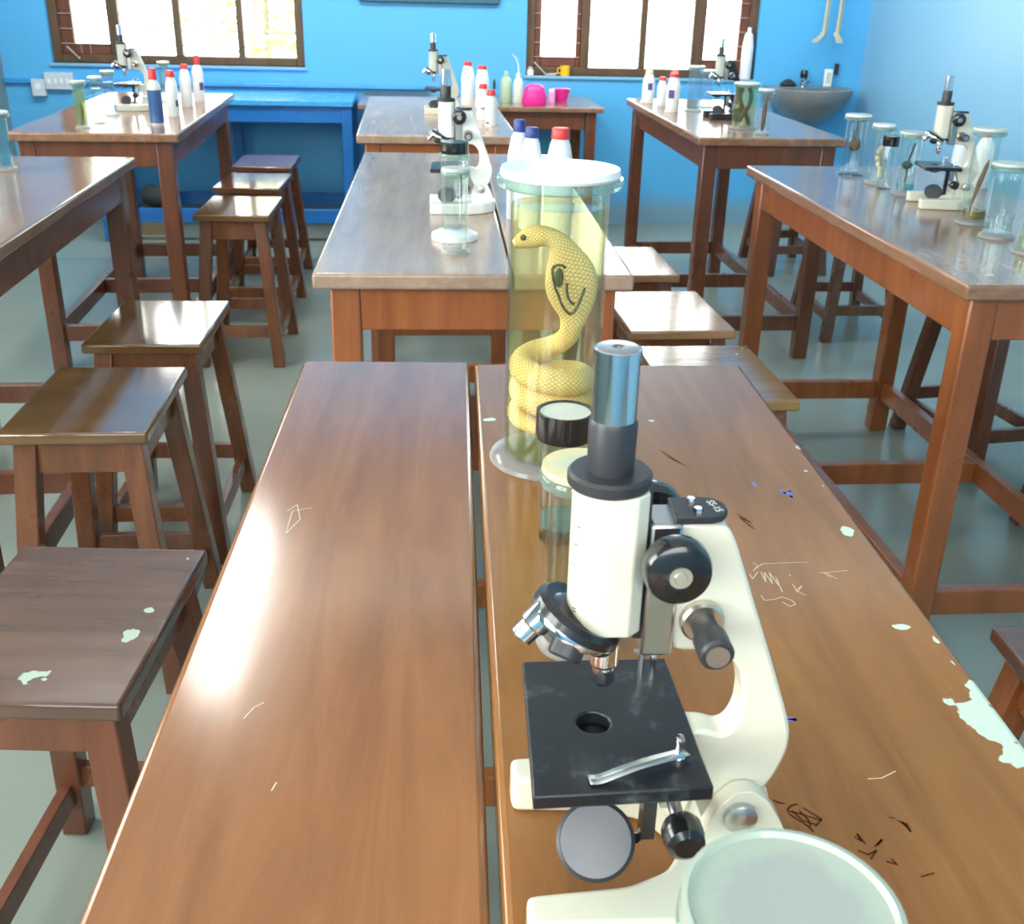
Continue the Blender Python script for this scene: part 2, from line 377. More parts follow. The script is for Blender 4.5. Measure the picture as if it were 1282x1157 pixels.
# ------------------------------------------------------------------ room
XL, XR, YB, ZC = -2.34, 2.62, -2.2, 3.1
def holewall(name, a0, a1, holes, z0, z1, d0, d1, axis, mat):
    """wall along x (axis 0) or y (axis 1) with rectangular openings"""
    xs = sorted({a0, a1} | {h[0] for h in holes} | {h[1] for h in holes}); zs = sorted({z0, z1} | {h[2] for h in holes} | {h[3] for h in holes})
    mb = MB(); solid = {}
    for i in range(len(xs)-1):
        for j in range(len(zs)-1):
            cx, cz = (xs[i]+xs[i+1])/2, (zs[j]+zs[j+1])/2
            solid[i, j] = not any(h[0] < cx < h[1] and h[2] < cz < h[3] for h in holes)
    P = (lambda a, d, z: (a, d, z)) if axis == 0 else (lambda a, d, z: (d, a, z))
    for (i, j), ok in solid.items():
        if not ok: continue
        A0, A1, Z0, Z1 = xs[i], xs[i+1], zs[j], zs[j+1]
        mb.raw([P(A0,d0,Z0), P(A1,d0,Z0), P(A1,d0,Z1), P(A0,d0,Z1)], [(0,1,2,3)])
        mb.raw([P(A0,d1,Z0), P(A1,d1,Z0), P(A1,d1,Z1), P(A0,d1,Z1)], [(3,2,1,0)])
        for (di, dj, q) in ((-1,0,((A0,Z0),(A0,Z1))), (1,0,((A1,Z1),(A1,Z0))), (0,-1,((A1,Z0),(A0,Z0))), (0,1,((A0,Z1),(A1,Z1)))):
            if not solid.get((i+di, j+dj), False):
                (a, z), (b, w) = q
                mb.raw([P(a,d0,z), P(b,d0,w), P(b,d1,w), P(a,d1,z)], [(0,1,2,3)])
    return struct(mb.build(name, mat))
W1 = (-2.065, -.660, .878, 2.15); W2 = (.610, 1.970, .858, 2.15)
struct(MB().box(XL-.2, XR+.2, YB, WALL+.2, -.1, 0).build('floor', 'floor'))
struct(MB().box(XL-.2, XR+.2, YB, WALL+.2, ZC, ZC+.1).build('ceiling', 'ceiling'))
holewall('wall_back', XL-.2, XR+.2, [W1, W2], 0, ZC, WALL, WALL+.2, 0, 'wall')
holewall('wall_left', YB, WALL, [(-1.6, .2, .9, 2.5), (1.2, 3.4, .9, 2.5)], 0, ZC, XL-.2, XL, 1, 'wall_grey')
struct(MB().box(XR, XR+.2, YB, WALL, 0, ZC).build('wall_right', 'wall_pale'))
struct(MB().box(XL-.2, XR+.2, YB-.2, YB, 0, ZC).build('wall_front', 'wall_pale'))
struct(MB().box(XL, .05, WALL-.025, WALL, .765, .792).build('trim_1', 'blue_top', bevel=.006))   # ledge on the back wall
struct(MB().box(-6, 6, WALL+.2, 14, -.15, -.05).build('ground', 'concrete'))

def window(idx, w, mull, sash):
    x0, x1, z0, z1 = w; yf = WALL+.035; yb = WALL+.10
    root = bpy.data.objects.new('window_%d' % idx, None); C.objects.link(root); root.location = (0, 0, 0); struct(root)
    f = MB().box(x0, x0+.05, yf, yb, z0, z1).box(x1-.05, x1, yf, yb, z0, z1).box(x0+.05, x1-.05, yf, yb, z0, z0+.045).box(x0+.05, x1-.05, yf, yb, z1-.05, z1)
    f.build('window_frame', 'window_wood', root, bevel=.004)
    for a, b in mull: MB().box(a, b, yf, yb, z0+.045, z1-.05).build('mullion', 'window_wood', root, bevel=.003)
    for (a, b, c, d, mt) in sash:   # sash rails around a pane: outer a..b, pane c..d
        zs = z0+.045
        MB().box(a, c, yf+.02, yb-.01, zs, z1-.05).box(d, b, yf+.02, yb-.01, zs, z1-.05).box(c, d, yf+.02, yb-.01, zs, zs+.055).box(c, d, yf+.02, yb-.01, z1-.12, z1-.05).build('sash', mt, root, bevel=.003)
    g = MB(); k = 0
    z = z0+.10
    while z < z1-.06:
        g.cyl((x0+.05, yf+.012, z), (x1-.05, yf+.012, z), .0026, n=8); z += .078
    if idx == 1:
        for x in (x0+.155, x0+.205): g.cyl((x, yf+.016, z0+.045), (x, yf+.016, z1-.05), .0022, n=8)
    g.build('grille', 'iron', root)
    MB().box(x0+.05, x1-.05, yb-.02, yb-.016, z0+.045, z1-.05).build('pane', 'pane', root)
    return root
window(1, W1, [(-1.742, -1.685), (-1.386, -1.346), (-1.035, -1.000)], [(-2.015, -1.742, -1.945, -1.752, 'shutter_wood')])
window(2, W2, [(.931, .983), (1.279, 1.317), (1.590, 1.650)], [(.66, .931, .700, .905, 'shutter_wood'), (1.650, 1.920, 1.668, 1.870, 'shutter_wood')])
struct(MB().box(W2[0]-.01, W2[1]+.01, WALL-.02, WALL+.035, W2[2]-.014, W2[2]).build('trim_2', 'wall_pale'))
struct(MB().box(W1[0]-.01, W1[1]+.01, WALL-.02, WALL+.035, W1[2]-.014, W1[2]).build('trim_3', 'wall_pale'))
# windows of the left wall (beside the frame)
for i, (a, b) in enumerate(((-1.6, .2), (1.2, 3.4))):
    r = bpy.data.objects.new('window_%d' % (i+3), None); C.objects.link(r); struct(r)
    mb = MB()
    for y in (a, (a+b)/2-.03, b-.06): mb.box(XL-.12, XL-.05, y, y+.06, .9, 2.5)
    mb.box(XL-.12, XL-.05, a, b, .9, .95).box(XL-.12, XL-.05, a, b, 2.45, 2.5); mb.build('window_frame', 'window_wood', r)
    MB().box(XL-.09, XL-.086, a+.06, b-.06, .95, 2.45).build('pane', 'pane', r)

# outside foliage behind the left window
tr = thing('garden_tree', 'yellow-green leafy tree outside, seen through the right half of the left window', 'tree', (-1.15, 8.6, -.05))
MB().cyl((0, 0, 0), (.02, 0, 1.3), .035, .02, 10).build('trunk', 'bark', tr)
lf = MB()
for i in range(1700):
    c = Vector((random.gauss(.05, .32), random.gauss(0, .3), random.uniform(.55, 2.3)))
    if random.random() < .25: c.x *= 1.7
    a = Vector((random.uniform(-1, 1), random.uniform(-1, 1), random.uniform(-1, 1))).normalized(); u, w = ortho(a); L = random.uniform(.03, .06)
    lf.raw([c-u*L, c+w*L*.45, c+u*L, c-w*L*.45], [(0, 1, 2, 3)])
lf.build('foliage', 'leaf', tr)

# ------------------------------------------------------------------ tables
def table(label, x0, x1, y0, y1, rot, top, frame, boards=None, wsplit=0, gap=0, dz=0, rnd=0.004, toptag=None):
    cx, cy = (x0+x1)/2, (y0+y1)/2; w, l = (x1-x0)/2, (y1-y0)/2
    r = thing('lab_table', label, 'table', (cx, cy, 0), math.radians(rot), 'long varnished laboratory tables')
    if boards:
        for (a, b, c, d, mt) in boards: MB().box(a, b, c, d, T-.03, T).build('top_board', mt, r, bevel=.006, seg=3)
    else: MB().box(-w, w, -l, l, T-.03, T).build('table_top', top, r, bevel=.006, seg=3)
    e = .028; s_ = .055
    za, zb = T-.115, T-.03
    for sx in (-1, 1):
        for sy in (-1, 1):
            x, y = sx*(w-e-s_/2), sy*(l-e-s_/2)
            MB().leg((x, y, 0), (x, y, T-.03), s_).build('leg', frame, r, bevel=.004)
        MB().box(sx*(w-e-.015)-.012, sx*(w-e-.015)+.012, -l+e+s_, l-e-s_, za, zb).build('apron', frame, r, bevel=.003)
        x = sx*(w-e-s_/2); MB().box(x-.014, x+.014, -l+e+s_, l-e-s_, .112, .172).build('side_rail', frame, r, bevel=.003)
    for sy in (-1, 1):
        y = sy*(l-e-.015); MB().box(-w+e+s_, w-e-s_, y-.012, y+.012, za, zb).build('apron', frame, r, bevel=.003)
    for y in (-(l-e-s_/2), 0, l-e-s_/2):
        q = s_ if abs(y) > .01 else s_/2+.014
        MB().box(-w+e+q, w-e-q, y-.014, y+.014, .112, .172).build('cross_rail', frame, r, bevel=.003)
    return r
# near centre table, two boards with a slot between them; chips of bare pale paint along its right edge
c1 = (-.189, .425, -.0215, 1.4095, -1.726); ccx, ccy = .118, .694; ca, sa = math.cos(math.radians(-1.726)), math.sin(math.radians(-1.726))
def loc1(p): dx, dy = p[0]-ccx, p[1]-ccy; return (ca*dx+sa*dy, -sa*dx+ca*dy)
ch = []
for px, py, r, el in ((1246, 893, .022, 2.2), (1272, 922, .019, 1.8), (1058, 664, .006, 1.5), (985, 617, .004, 1), (1008, 590, .0045, 1), (1128, 784, .006, .8), (1218, 842, .0055, 1.2), (817, 527, .007, .8), (615, 525, .010, .8), (1170, 800, .004, 2), (1195, 832, .004, 2.5), (1030, 608, .0035, 2), (1000, 560, .003, 2), (958, 474, .006, 1)):
    q = loc1(at(px, py, T)); ch.append((q[0], q[1], r, el))
M['near_top'] = wood('near_table_top', rgb(.215, .078, .025), rgb(.330, .138, .046), 0.16, coat=.4, bump=.02, spec=.4, blotch=.25)
M['near_top_right'] = wood('chipped_table_top', rgb(.225, .090, .023), rgb(.345, .152, .042), 0.2, coat=.2, bump=.02, spec=.35, chips=ch, blotch=.22)
w, l = .307, .7155; gx0, gx1 = -w+.2305, -w+.2375
near = table('near wooden table with two top boards, a slot between them and a microscope on it', *c1, None, 'frame',
      boards=[(-w, gx0, -l, l+.004, 'near_top'), (gx1, w, -l, l-.006, 'near_top_right')])
w = .2945; l = .763; g0 = -w+.363
table('middle centre table with orange-brown front and cobra jar before it', -.189, .400, 1.901, 3.427, -.862, None, 'frame',
      boards=[(-w, g0, -l, l, 'top_mid'), (g0+.004, w, -l, l, 'top_mid')])
table('far centre table carrying a microscope and four red-capped white bottles', -.2325, .333, 3.841, 5.22, .62, 'top_mid', 'frame')
table('right front table crowded with specimen jars and a cream microscope', .991, 1.572, 1.834, 3.255, .367, 'top', 'frame')
table('right back table near the washbasin with white bottles on it', .992, 1.546, 3.898, 5.326, .352, 'top', 'frame_dark')
table('left front table cut by the left edge, bare but for one teal jar', -1.41, -.823, 1.84, 3.263, .9, 'top', 'frame_dark')
table('left back table with blue bottle, white bottles and a microscope', -1.399, -.838, 3.784, 5.22, 1.511, 'top', 'frame_dark')
# handwriting scratched and inked on the near table
def marks(name, lines, mat, w):
    groups = []                       # strokes that lie close together make one mark
    for ln in lines:
        g = next((g for g in groups if min(abs(a[0]-b[0])+abs(a[1]-b[1]) for q in g for a in q for b in ln) < 22), None)
        if g: g.append(ln)
        else: groups.append([ln])
    for g in groups:
        mb = MB()
        for ln in g: mb.ribbon([Vector((*loc1(at(px, py, T)), T+.0002)) for px, py in ln], w)
        mb.build(name if len(g) > 1 else ('scratch_mark' if mat == 'scratch' else 'ink_mark'), mat, near)
def z880(*pts): return [(880+x*.4149, 420+y*.4149) for x, y in pts]
def z850(*pts): return [(850+x*.3431, 760+y*.3431) for x, y in pts]
marks('scratched_writing', [z880((150,685),(165,695),(150,712),(178,690),(315,685)), z880((140,720),(150,735),(165,715)), z880((175,715),(190,745),(185,715),(210,750),(200,715),(228,755),(218,725),(240,775)),
      z880((175,785),(185,800),(215,797),(240,790),(268,800),(280,812),(262,818),(240,805)), z880((262,722),(264,726)), z880((270,750),(285,775),(300,755),(280,770),(310,785)), z880((350,718),(435,710)), z880((370,718),(405,735)), z880((362,715),(385,730)),
      [(360,640),(372,632),(376,650),(358,668),(366,640),(390,636)], [(305,900),(318,886),(330,880)], [(340,990),(346,980)], z850((690,628),(740,625),(790,600))], 'scratch', .0008)
marks('ink_scribble', [z850((345,705),(365,715),(385,718)), z850((395,740),(410,725),(430,720)), z850((395,745),(440,755),(520,780)), z850((400,755),(470,800),(490,820)), z850((440,745),(470,775),(480,800)), z850((455,735),(520,775),(500,800)), z850((415,745),(450,780),(500,795)),
      z850((770,768),(785,772)), z850((800,780),(830,800),(815,785),(845,820),(830,790)), z850((640,840),(665,855),(650,830),(680,865)), z850((715,875),(740,850),(725,870)), z850((655,890),(690,905),(720,890),(700,920)), z850((760,930),(795,940),(775,920)), z850((885,985),(930,972)),
      z880((105,540),(145,565),(110,550),(155,585)), z880((98,655),(104,662)), [(828,565),(852,580)], [(835,572),(858,583)]], 'ink_brown', .0013)
M['ink_blue'] = plain('blue_ink', rgb(.16, .18, .55), .5)
for ln in (z880((230,465),(268,488),(262,470),(240,478)), z850((395,405),(425,412),(402,414)), z880((150,445),(160,455))):
    MB().ribbon([Vector((*loc1(at(px, py, T)), T+.0002)) for px, py in ln], .0035).build('blue_ink_spot', M['ink_blue'], near)

# blue painted bench, back side table
b = thing('blue_bench', 'bright blue painted bench against the back wall under the left window', 'bench', (-1.05, 6.22, 0))
MB().box(-.69, .69, -.28, .28, .725, .755).build('bench_top', 'blue_top', b, bevel=.004)
MB().box(-.66, .66, -.258, -.236, .64, .7245).build('apron', 'blue_paint', b, bevel=.003)
MB().box(-.66, .66, .236, .258, .64, .7245).build('apron', 'blue_paint', b, bevel=.003)
for x in (-.655, 0, .655):
    MB().box(x-.028, x+.028, -.265, -.21, 0, .725).build('leg', 'blue_paint', b, bevel=.004)
    MB().box(x-.028, x+.028, .21, .265, 0, .725).build('leg', 'blue_paint', b, bevel=.004)
MB().box(-.68, .68, -.275, -.25, .11, .185).build('bottom_rail', 'blue_paint', b, bevel=.003)
MB().box(-.68, .68, .25, .275, .11, .185).build('bottom_rail', 'blue_paint', b, bevel=.003)
b = thing('side_table', 'brown side table against the back wall below the right window', 'table', (.32, 6.17, 0))
MB().box(-.65, .65, -.33, .33, .725, .75).build('table_top', 'top', b, bevel=.004)
for sy in (-1, 1):
    MB().box(-.55, .55, sy*.295-.011, sy*.295+.011, .635, .725).build('apron', 'frame_dark', b, bevel=.003)
    for sx in (-1, 1): MB().leg((sx*.585, sy*.28, 0), (sx*.585, sy*.28, .725), .055).build('leg', 'frame_dark', b, bevel=.004)
for sx in (-1, 1): MB().box(sx*.6-.011, sx*.6+.011, -.25, .25, .635, .725).build('apron', 'frame_dark', b, bevel=.003)

# ------------------------------------------------------------------ stools
def stool(label, x, y, rz, seat, frame='stool_frame', w=.272, d=.376, h=.56, group='square-topped wooden stools'):
    r = thing('wooden_stool', label, 'stool', (x, y, 0), math.radians(rz), group)
    MB().box(-w/2, w/2, -d/2, d/2, h-.024, h).build('seat', seat, r, bevel=.005, seg=3)
    tx, ty = w/2-.04, d/2-.045; bx, by = w/2+.005, d/2+.02; q = .042
    for sx in (-1, 1):
        for sy in (-1, 1): MB().leg((sx*bx, sy*by, 0), (sx*tx, sy*ty, h-.024), q).build('leg', frame, r, bevel=.003)
    def pt(sx, sy, z): k = z/(h-.024); return Vector((sx*(bx+(tx-bx)*k), sy*(by+(ty-by)*k), z))
    for sx in (-1, 1):
        MB().bar(pt(sx, -1, h-.060)+Vector((0, .012, 0)), pt(sx, 1, h-.060)-Vector((0, .012, 0)), .02, .068).build('apron', frame, r, bevel=.002)
        MB().bar(pt(sx, -1, .10)+Vector((0, .012, 0)), pt(sx, 1, .10)-Vector((0, .012, 0)), .02, .042).build('stretcher', frame, r, bevel=.002)
    for sy in (-1, 1):
        MB().bar(pt(-1, sy, h-.060)+Vector((.012, 0, 0)), pt(1, sy, h-.060)-Vector((.012, 0, 0)), .02, .068).build('apron', frame, r, bevel=.002)
        MB().bar(pt(-1, sy, .13)+Vector((.012, 0, 0)), pt(1, sy, .13)-Vector((.012, 0, 0)), .02, .042).build('stretcher', frame, r, bevel=.002)
    return r
sc = (-.475, 1.235); sr = math.radians(-5)
def locs(p): dx, dy = p[0]-sc[0], p[1]-sc[1]; return (math.cos(sr)*dx+math.sin(sr)*dy, -math.sin(sr)*dx+math.cos(sr)*dy)
sch = [(*locs(at(42, 848, .56)), .014, .8), (*locs(at(165, 795, .56)), .011, 1.0), (*locs(at(185, 765, .56)), .005, 1), (*locs(at(110, 735, .56)), .0035, .6), (*locs(at(235, 700, .56)), .004, 2)]
M['seat_chipped'] = wood('chipped_stool_seat', rgb(.085, .042, .027), rgb(.16, .085, .052), .10, axis=0, coat=.7, bump=.03, chips=sch, chipcol=(.36, .46, .36, 1))
stool('nearest left stool, dark brown seat with pale chipped patches', *sc, -5, 'seat_chipped', 'frame_dark')
stool('second stool from the front on the left, plain olive-brown seat', -.650, 2.050, 0, 'seat_olive')
stool('third stool from the front on the left, seat shining with window glare', -.645, 2.580, -1, 'seat_olive')
stool('front stool of the far left trio beside the left back table', -.680, 4.075, -1, 'seat_olive')
stool('middle stool of the far left trio beside the left back table', -.705, 4.630, -2, 'seat_brown')
stool('rearmost stool of the far left trio, nearest the blue bench', -.722, 5.170, -1, 'seat_brown')
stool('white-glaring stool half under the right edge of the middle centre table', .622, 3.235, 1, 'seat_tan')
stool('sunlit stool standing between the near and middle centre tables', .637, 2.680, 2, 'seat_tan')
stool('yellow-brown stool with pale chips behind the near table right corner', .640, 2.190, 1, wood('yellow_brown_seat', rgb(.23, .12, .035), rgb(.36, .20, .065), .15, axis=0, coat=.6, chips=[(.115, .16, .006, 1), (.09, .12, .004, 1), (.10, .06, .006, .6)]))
stool('reddish-brown stool cut by the right edge beside the near table', .885, .965, -3, 'seat_brown', 'frame')
stool('stool tucked behind the right back table, near the basin', 1.905, 5.47, 3, 'seat_brown', 'frame_dark')
stool('stool on the far side of the right back table, at its front end', 1.820, 4.36, 0, 'seat_brown')
stool('dark stool tucked under the far side of the right front table', 1.760, 3.02, 8, 'seat_brown', 'frame_dark')
stool('dark stool under the right edge of the frame, beyond the right front table', 1.79, 2.30, 0, 'seat_brown', 'frame_dark')

# ------------------------------------------------------------------ microscopes
def rounded(poly, it=2, keep=.012):
    """cut corners so that curved castings read as curves; long straight runs stay straight"""
    for _ in range(it):
        out = []; n = len(poly)
        for i in range(n):
            (ax, ay), (bx, by) = poly[i], poly[(i+1) % n]; L = math.hypot(bx-ax, by-ay); k = min(.25, keep*.25/max(L, 1e-6))
            out += [(ax+(bx-ax)*k, ay+(by-ay)*k), (bx+(ax-bx)*k, by+(ay-by)*k)]
        poly = out
    return poly
def microscope(label, x, y, rz, body='white_enamel', base='white_enamel', limb='white_enamel', tip='black_satin', stage='stage', detail=False, size=.95):
    r = thing('microscope', label, 'microscope', (x, y, T), math.radians(rz), 'student microscopes on the tables')
    r.scale = (size,)*3
    hs = [(-.040, -.068), (.055, -.070), (.088, -.056), (.112, -.034), (.120, -.022), (.120, .022), (.112, .034), (.088, .056), (.055, .070), (-.040, .068), (-.040, .046), (.018, .042), (.042, .032), (.054, .014), (.056, 0), (.054, -.014), (.042, -.032), (.018, -.042), (-.040, -.046)]
    MB().prism(rounded(hs), 0, .026, 'xy').build('base', base, r, bevel=.004, seg=3)
    ear = [(.060, .026), (.116, .026), (.110, .045), (.100, .062), (.090, .070), (.080, .069), (.072, .060), (.064, .040)]
    ear = rounded(ear, 2, .006)
    MB().prism(ear, .0105, .021).prism(ear, -.021, -.0105).prism([(.062, .02), (.114, .02), (.110, .040), (.066, .040)], -.0195, .0195).build('pillar', base, r, bevel=.003)
    for sy in (-1, 1): MB().lathe([(0, .006), (.006, .006), (.0095, .004), (.0095, 0), (0, 0)], 20, (.084, sy*.021, .053), (0, sy, 0)).build('hinge_bolt', 'steel', r)
    lb = [(.034, .236), (.0615, .233), (.0665, .224), (.080, .188), (.0945, .150), (.1065, .117), (.1115, .101), (.1115, .088), (.106, .070), (.096, .053), (.084, .044), (.074, .050), (.064, .070), (.055, .088), (.050, .0965), (.050, .1045), (.063, .1040), (.071, .1005), (.077, .1035), (.0808, .114), (.0810, .129), (.077, .145), (.068, .155), (.058, .158), (.038, .158)]
    MB().prism(rounded(lb), -.0095, .0095).build('limb', limb, r, bevel=.0022)
    # stage with a round hole
    st = MB(); n = 32; pr = []
    x0, x1, y0, y1 = -.041, .052, -.062, .058
    corners = [(.0535, .0605), (-.0345, .0605), (-.0395, -.0585), (.0550, -.0560)]
    for i in range(n):
        a = 2*PI*(i+.5)/n; c, s_ = math.cos(a), math.sin(a); best = None
        for (ax, ay), (bx, by) in zip(corners, corners[1:]+corners[:1]):
            ex, ey = bx-ax, by-ay; den = c*ey-s_*ex
            if abs(den) < 1e-9: continue
            t = (ax*ey-ay*ex)/den; u = (ax*s_-ay*c)/den
            if t > 0 and -1e-6 <= u <= 1+1e-6: best = t
        pr.append(((c*best, s_*best), (c*.0095, s_*.0095)))
    for cx, cy in corners:
        k = min(range(n), key=lambda i: (pr[i][0][0]-cx)**2+(pr[i][0][1]-cy)**2); pr[k] = ((cx, cy), pr[k][1])
    za, zb = .0965, .1055
    vs = [(*o, zb) for o, i in pr]+[(*i, zb) for o, i in pr]+[(*o, za) for o, i in pr]+[(*i, za) for o, i in pr]
    fs = []
    for i in range(n):
        j = (i+1) % n; fs += [(i, j, n+j, n+i), (2*n+j, 2*n+i, 3*n+i, 3*n+j), (i, 2*n+i, 2*n+j, j), (n+j, 3*n+j, 3*n+i, n+i)]
    st.raw(vs, fs).build('stage', stage, r, bevel=.0012)
    c = MB(); pts = [(.0455, -.031), (.036, -.0365), (.020, -.0425), (.006, -.047), (-.0045, -.049), (-.0095, -.0495)]; zz = [.1085, .1105, .1115, .1100, .1070, .1078]
    dn = []                                    # resample, then one strip with shared edges
    for k in range(len(pts)-1):
        for t_ in (0, .25, .5, .75): dn.append((pts[k][0]+(pts[k+1][0]-pts[k][0])*t_, pts[k][1]+(pts[k+1][1]-pts[k][1])*t_, zz[k]+(zz[k+1]-zz[k])*t_))
    dn.append((*pts[-1], zz[-1]))
    for _ in range(3): dn = [dn[0]]+[tuple((a+2*b+c_)/4 for a, b, c_ in zip(*dn[k-1:k+2])) for k in range(1, len(dn)-1)]+[dn[-1]]
    vs = []
    for k, q in enumerate(dn):
        a, b = dn[max(k-1, 0)], dn[min(k+1, len(dn)-1)]; d = Vector((b[0]-a[0], b[1]-a[1], 0)).normalized()
        vs += [(q[0]+d.y*.0035, q[1]-d.x*.0035, q[2]), (q[0]-d.y*.0035, q[1]+d.x*.0035, q[2])]
    c.raw(vs, [(2*k, 2*k+2, 2*k+3, 2*k+1) for k in range(len(dn)-1)])
    cl = c.build('stage_clip', 'steel', r); so = cl.modifiers.new('thick', 'SOLIDIFY'); so.thickness = .0008
    MB().lathe([(0, .015), (.002, .0148), (.0027, .0125), (.002, .010), (.0024, .004), (.004, .002), (.004, 0), (0, 0)], 14, (.041, -.033, .1055)).build('clip_post', 'chrome', r)
    MB().lathe([(0, .013), (.0022, .0125), (.0028, .010), (.002, .008), (.002, 0), (0, 0)], 14, (.043, .047, .1055)).build('clip_post', 'chrome', r)
    MB().lathe([(0, .017), (.0022, .017), (.0022, 0), (0, 0)], 14, (.0355, .0445, .1055)).box(.0305, .0375, .0435, .0455, .1205, .1225).build('clip_post', 'chrome', r)
    # mirror, bracket, condenser knob
    nm = Vector((-.12, -.74, .66)).normalized(); mc = Vector((.002, -.020, .0375))
    mr = MB().lathe([(0, -.003), (.0165, -.003), (.0218, -.0005), (.0225, .0025), (.0205, .0035), (.0205, .002), (0, .002)], 36, mc, nm).build('mirror', 'black_satin', r)
    MB().lathe([(0, .0036), (.0202, .0036), (.0202, .0022), (0, .0022)], 36, mc, nm).build('mirror_glass', 'mirror', mr)
    MB().bar((.034, -.008, .0965), (.034, -.008, .03), .010, .008, (1, 0, 0)).tube([(.034, -.008, .036), (.030, -.010, .030), (.026, -.016, .034)], .003, 8).build('mirror_bracket', 'black', r)
    MB().lathe([(0, .0965), (.016, .0965), (.016, .090), (.010, .086), (0, .086)], 24).build('condenser', 'black', r)
    MB().cyl((.046, -.010, .060), (.046, -.036, .060), .004, n=12).box(.040, .052, -.012, .008, .052, .0965).build('condenser_rack', 'steel', r)
    MB().lathe([(0, .018), (.007, .018), (.0105, .0155), (.0115, .010), (.0115, .003), (.010, 0), (0, 0)], 24, (.046, -.034, .060), (0, -1, 0)).build('condenser_knob', 'black_knob', r)
    # focusing block, knobs
    MB().box(.0205, .0375, -.0125, .0125, .157, .2360).build('focus_block', 'steel', r, bevel=.002)
    MB().box(.0170, .0215, -.007, .007, .165, .2520).build('rack_strip', 'black_satin', r, bevel=.0005)
    pl = [(.0335, -.0115), (.0520, -.0115), (.0580, -.009), (.0615, -.004), (.0615, .004), (.0580, .009), (.0520, .0115), (.0335, .0115)]
    tp = MB().prism(pl, .2355, .2400, 'xy').build('top_plate', 'black_satin', r, bevel=.0006)
    if detail:
        for q in ((.0445, .006), (.0455, -.0055)): MB().lathe([(0, .0422-.04), (.0022, .0022), (.0027, .0008), (.0027, 0), (0, 0)], 6, (*q, .2400)).build('nut', 'chrome', tp)
        tx = bpy.data.curves.new('plate_marking', 'FONT'); tx.body = 'SS-15'; tx.size = .0058; tx.extrude = .00008; tx.align_x = 'CENTER'; tx.align_y = 'CENTER'
        tmp = bpy.data.objects.new('plate_marking_text', tx); C.objects.link(tmp); bpy.context.view_layer.update()
        tme = bpy.data.meshes.new_from_object(tmp.evaluated_get(bpy.context.evaluated_depsgraph_get())); bpy.data.objects.remove(tmp); bpy.data.curves.remove(tx)
        to = bpy.data.objects.new('plate_marking', tme); C.objects.link(to); to.parent = tp; to.location = (.0555, 0, .2402); to.rotation_euler = (0, 0, -PI/2+.2); tme.materials.clear(); tme.materials.append(M['paper'])
        ds = MB()   # brownish letters running up the left side of the tube, too small to read
        for i in range(14):
            z = .246-.0062*i; a = random.uniform(.35, .55)
            u = PI+a; R = .0187
            for dzz in (0, .0018):
                if random.random() < .38:
                    p0, p1 = u-.09, u+.09
                    ds.raw([(R*math.cos(p0), R*math.sin(p0), z+dzz), (R*math.cos(p1), R*math.sin(p1), z+dzz+.0008), (R*math.cos(p1), R*math.sin(p1), z+dzz+.0014), (R*math.cos(p0), R*math.sin(p0), z+dzz+.0006)], [(0, 1, 2, 3)])
        ds.build('tube_lettering', 'ink_brown', r)
    for sy in (-1, 1):
        k = MB().lathe([(0, .0165), (.0125, .0165), (.0160, .0145), (.0172, .011), (.0172, .004), (.0155, .0005), (.006, 0), (.005, -.012), (0, -.012)], 32, (.0305, sy*.0235, .2215), (0, sy, 0)).build('coarse_knob', 'black_knob', r)
        MB().lathe([(0, .0178), (.0030, .0178), (.0034, .0172), (.0058, .0172), (.0058, .0150), (0, .0150)], 24, (.0305, sy*.0235, .2215), (0, sy, 0)).build('knob_cap', 'brass', k)
        k = MB().lathe([(0, .034), (.0075, .034), (.0090, .0325), (.0090, .018), (.0072, .015), (.0068, .004), (.0068, 0), (0, 0)], 28, (.0520, sy*.0110, .1785), (0, sy, 0)).build('fine_knob', 'black_satin', r)
        MB().lathe([(0, .0045), (.0105, .0045), (.0118, .003), (.0118, -.002), (0, -.002)], 28, (.0520, sy*.0110, .1785), (0, sy, 0)).build('knob_collar', 'brass', k)
        MB().lathe([(0, .0348), (.0062, .0348), (.0062, .0335), (0, .0335)], 24, (.0520, sy*.0110, .1785), (0, sy, 0)).build('knob_cap', 'steel', k)
    # body tube
    n = 24; R = .0185; cs = [(R*math.cos(PI/2+PI*i/n), R*math.sin(PI/2+PI*i/n)) for i in range(n+1)] + [(.0120, -.0185), (.0190, -.0125), (.0190, .0125), (.0120, .0185)]
    k = len(cs); vs = [(a, b_, .173+.010*(max(0, -a)/R)**1.5) for a, b_ in cs] + [(a, b_, .254) for a, b_ in cs]
    MB().raw(vs, [tuple(range(k-1, -1, -1)), tuple(range(k, 2*k))]+[(i, (i+1) % k, k+(i+1) % k, k+i) for i in range(k)]).build('body_tube', body, r, bevel=.001)
    MB().lathe([(0, .254), (.0205, .254), (.0215, .2553), (.0215, .2600), (.0200, .2617), (0, .2617)], 40).build('tube_flange', tip, r)
    MB().lathe([(0, .2617), (.0118, .2617), (.0122, .287), (.0112, .2893), (0, .2893)], 32).build('eyepiece_collar', tip, r)
    e = MB().lathe([(0, .2893), (.0111, .2893), (.0111, .3230), (.0117, .3232), (.0117, .3252), (.0105, .3258), (.0030, .3250), (.0024, .3240), (0, .3240)], 36).build('eyepiece', 'chrome', r)
    MB().lathe([(.0030, .32605), (.0100, .32605), (.0106, .3258), (.0030, .3255)], 36, closed=True).build('eyepiece_rim', 'steel', e)
    MB().lathe([(0, .3248), (.0030, .3248), (.0030, .3242), (0, .3242)], 20).build('eye_lens', 'lens', e)
    # nosepiece and objectives
    MB().lathe([(0, .178), (.0135, .178), (.0145, .170), (.0100, .166), (0, .166)], 28).build('nosepiece_mount', 'black', r)
    a = Vector((-.50, 0, -.866)); cc = Vector((-.0115, 0, .1765))
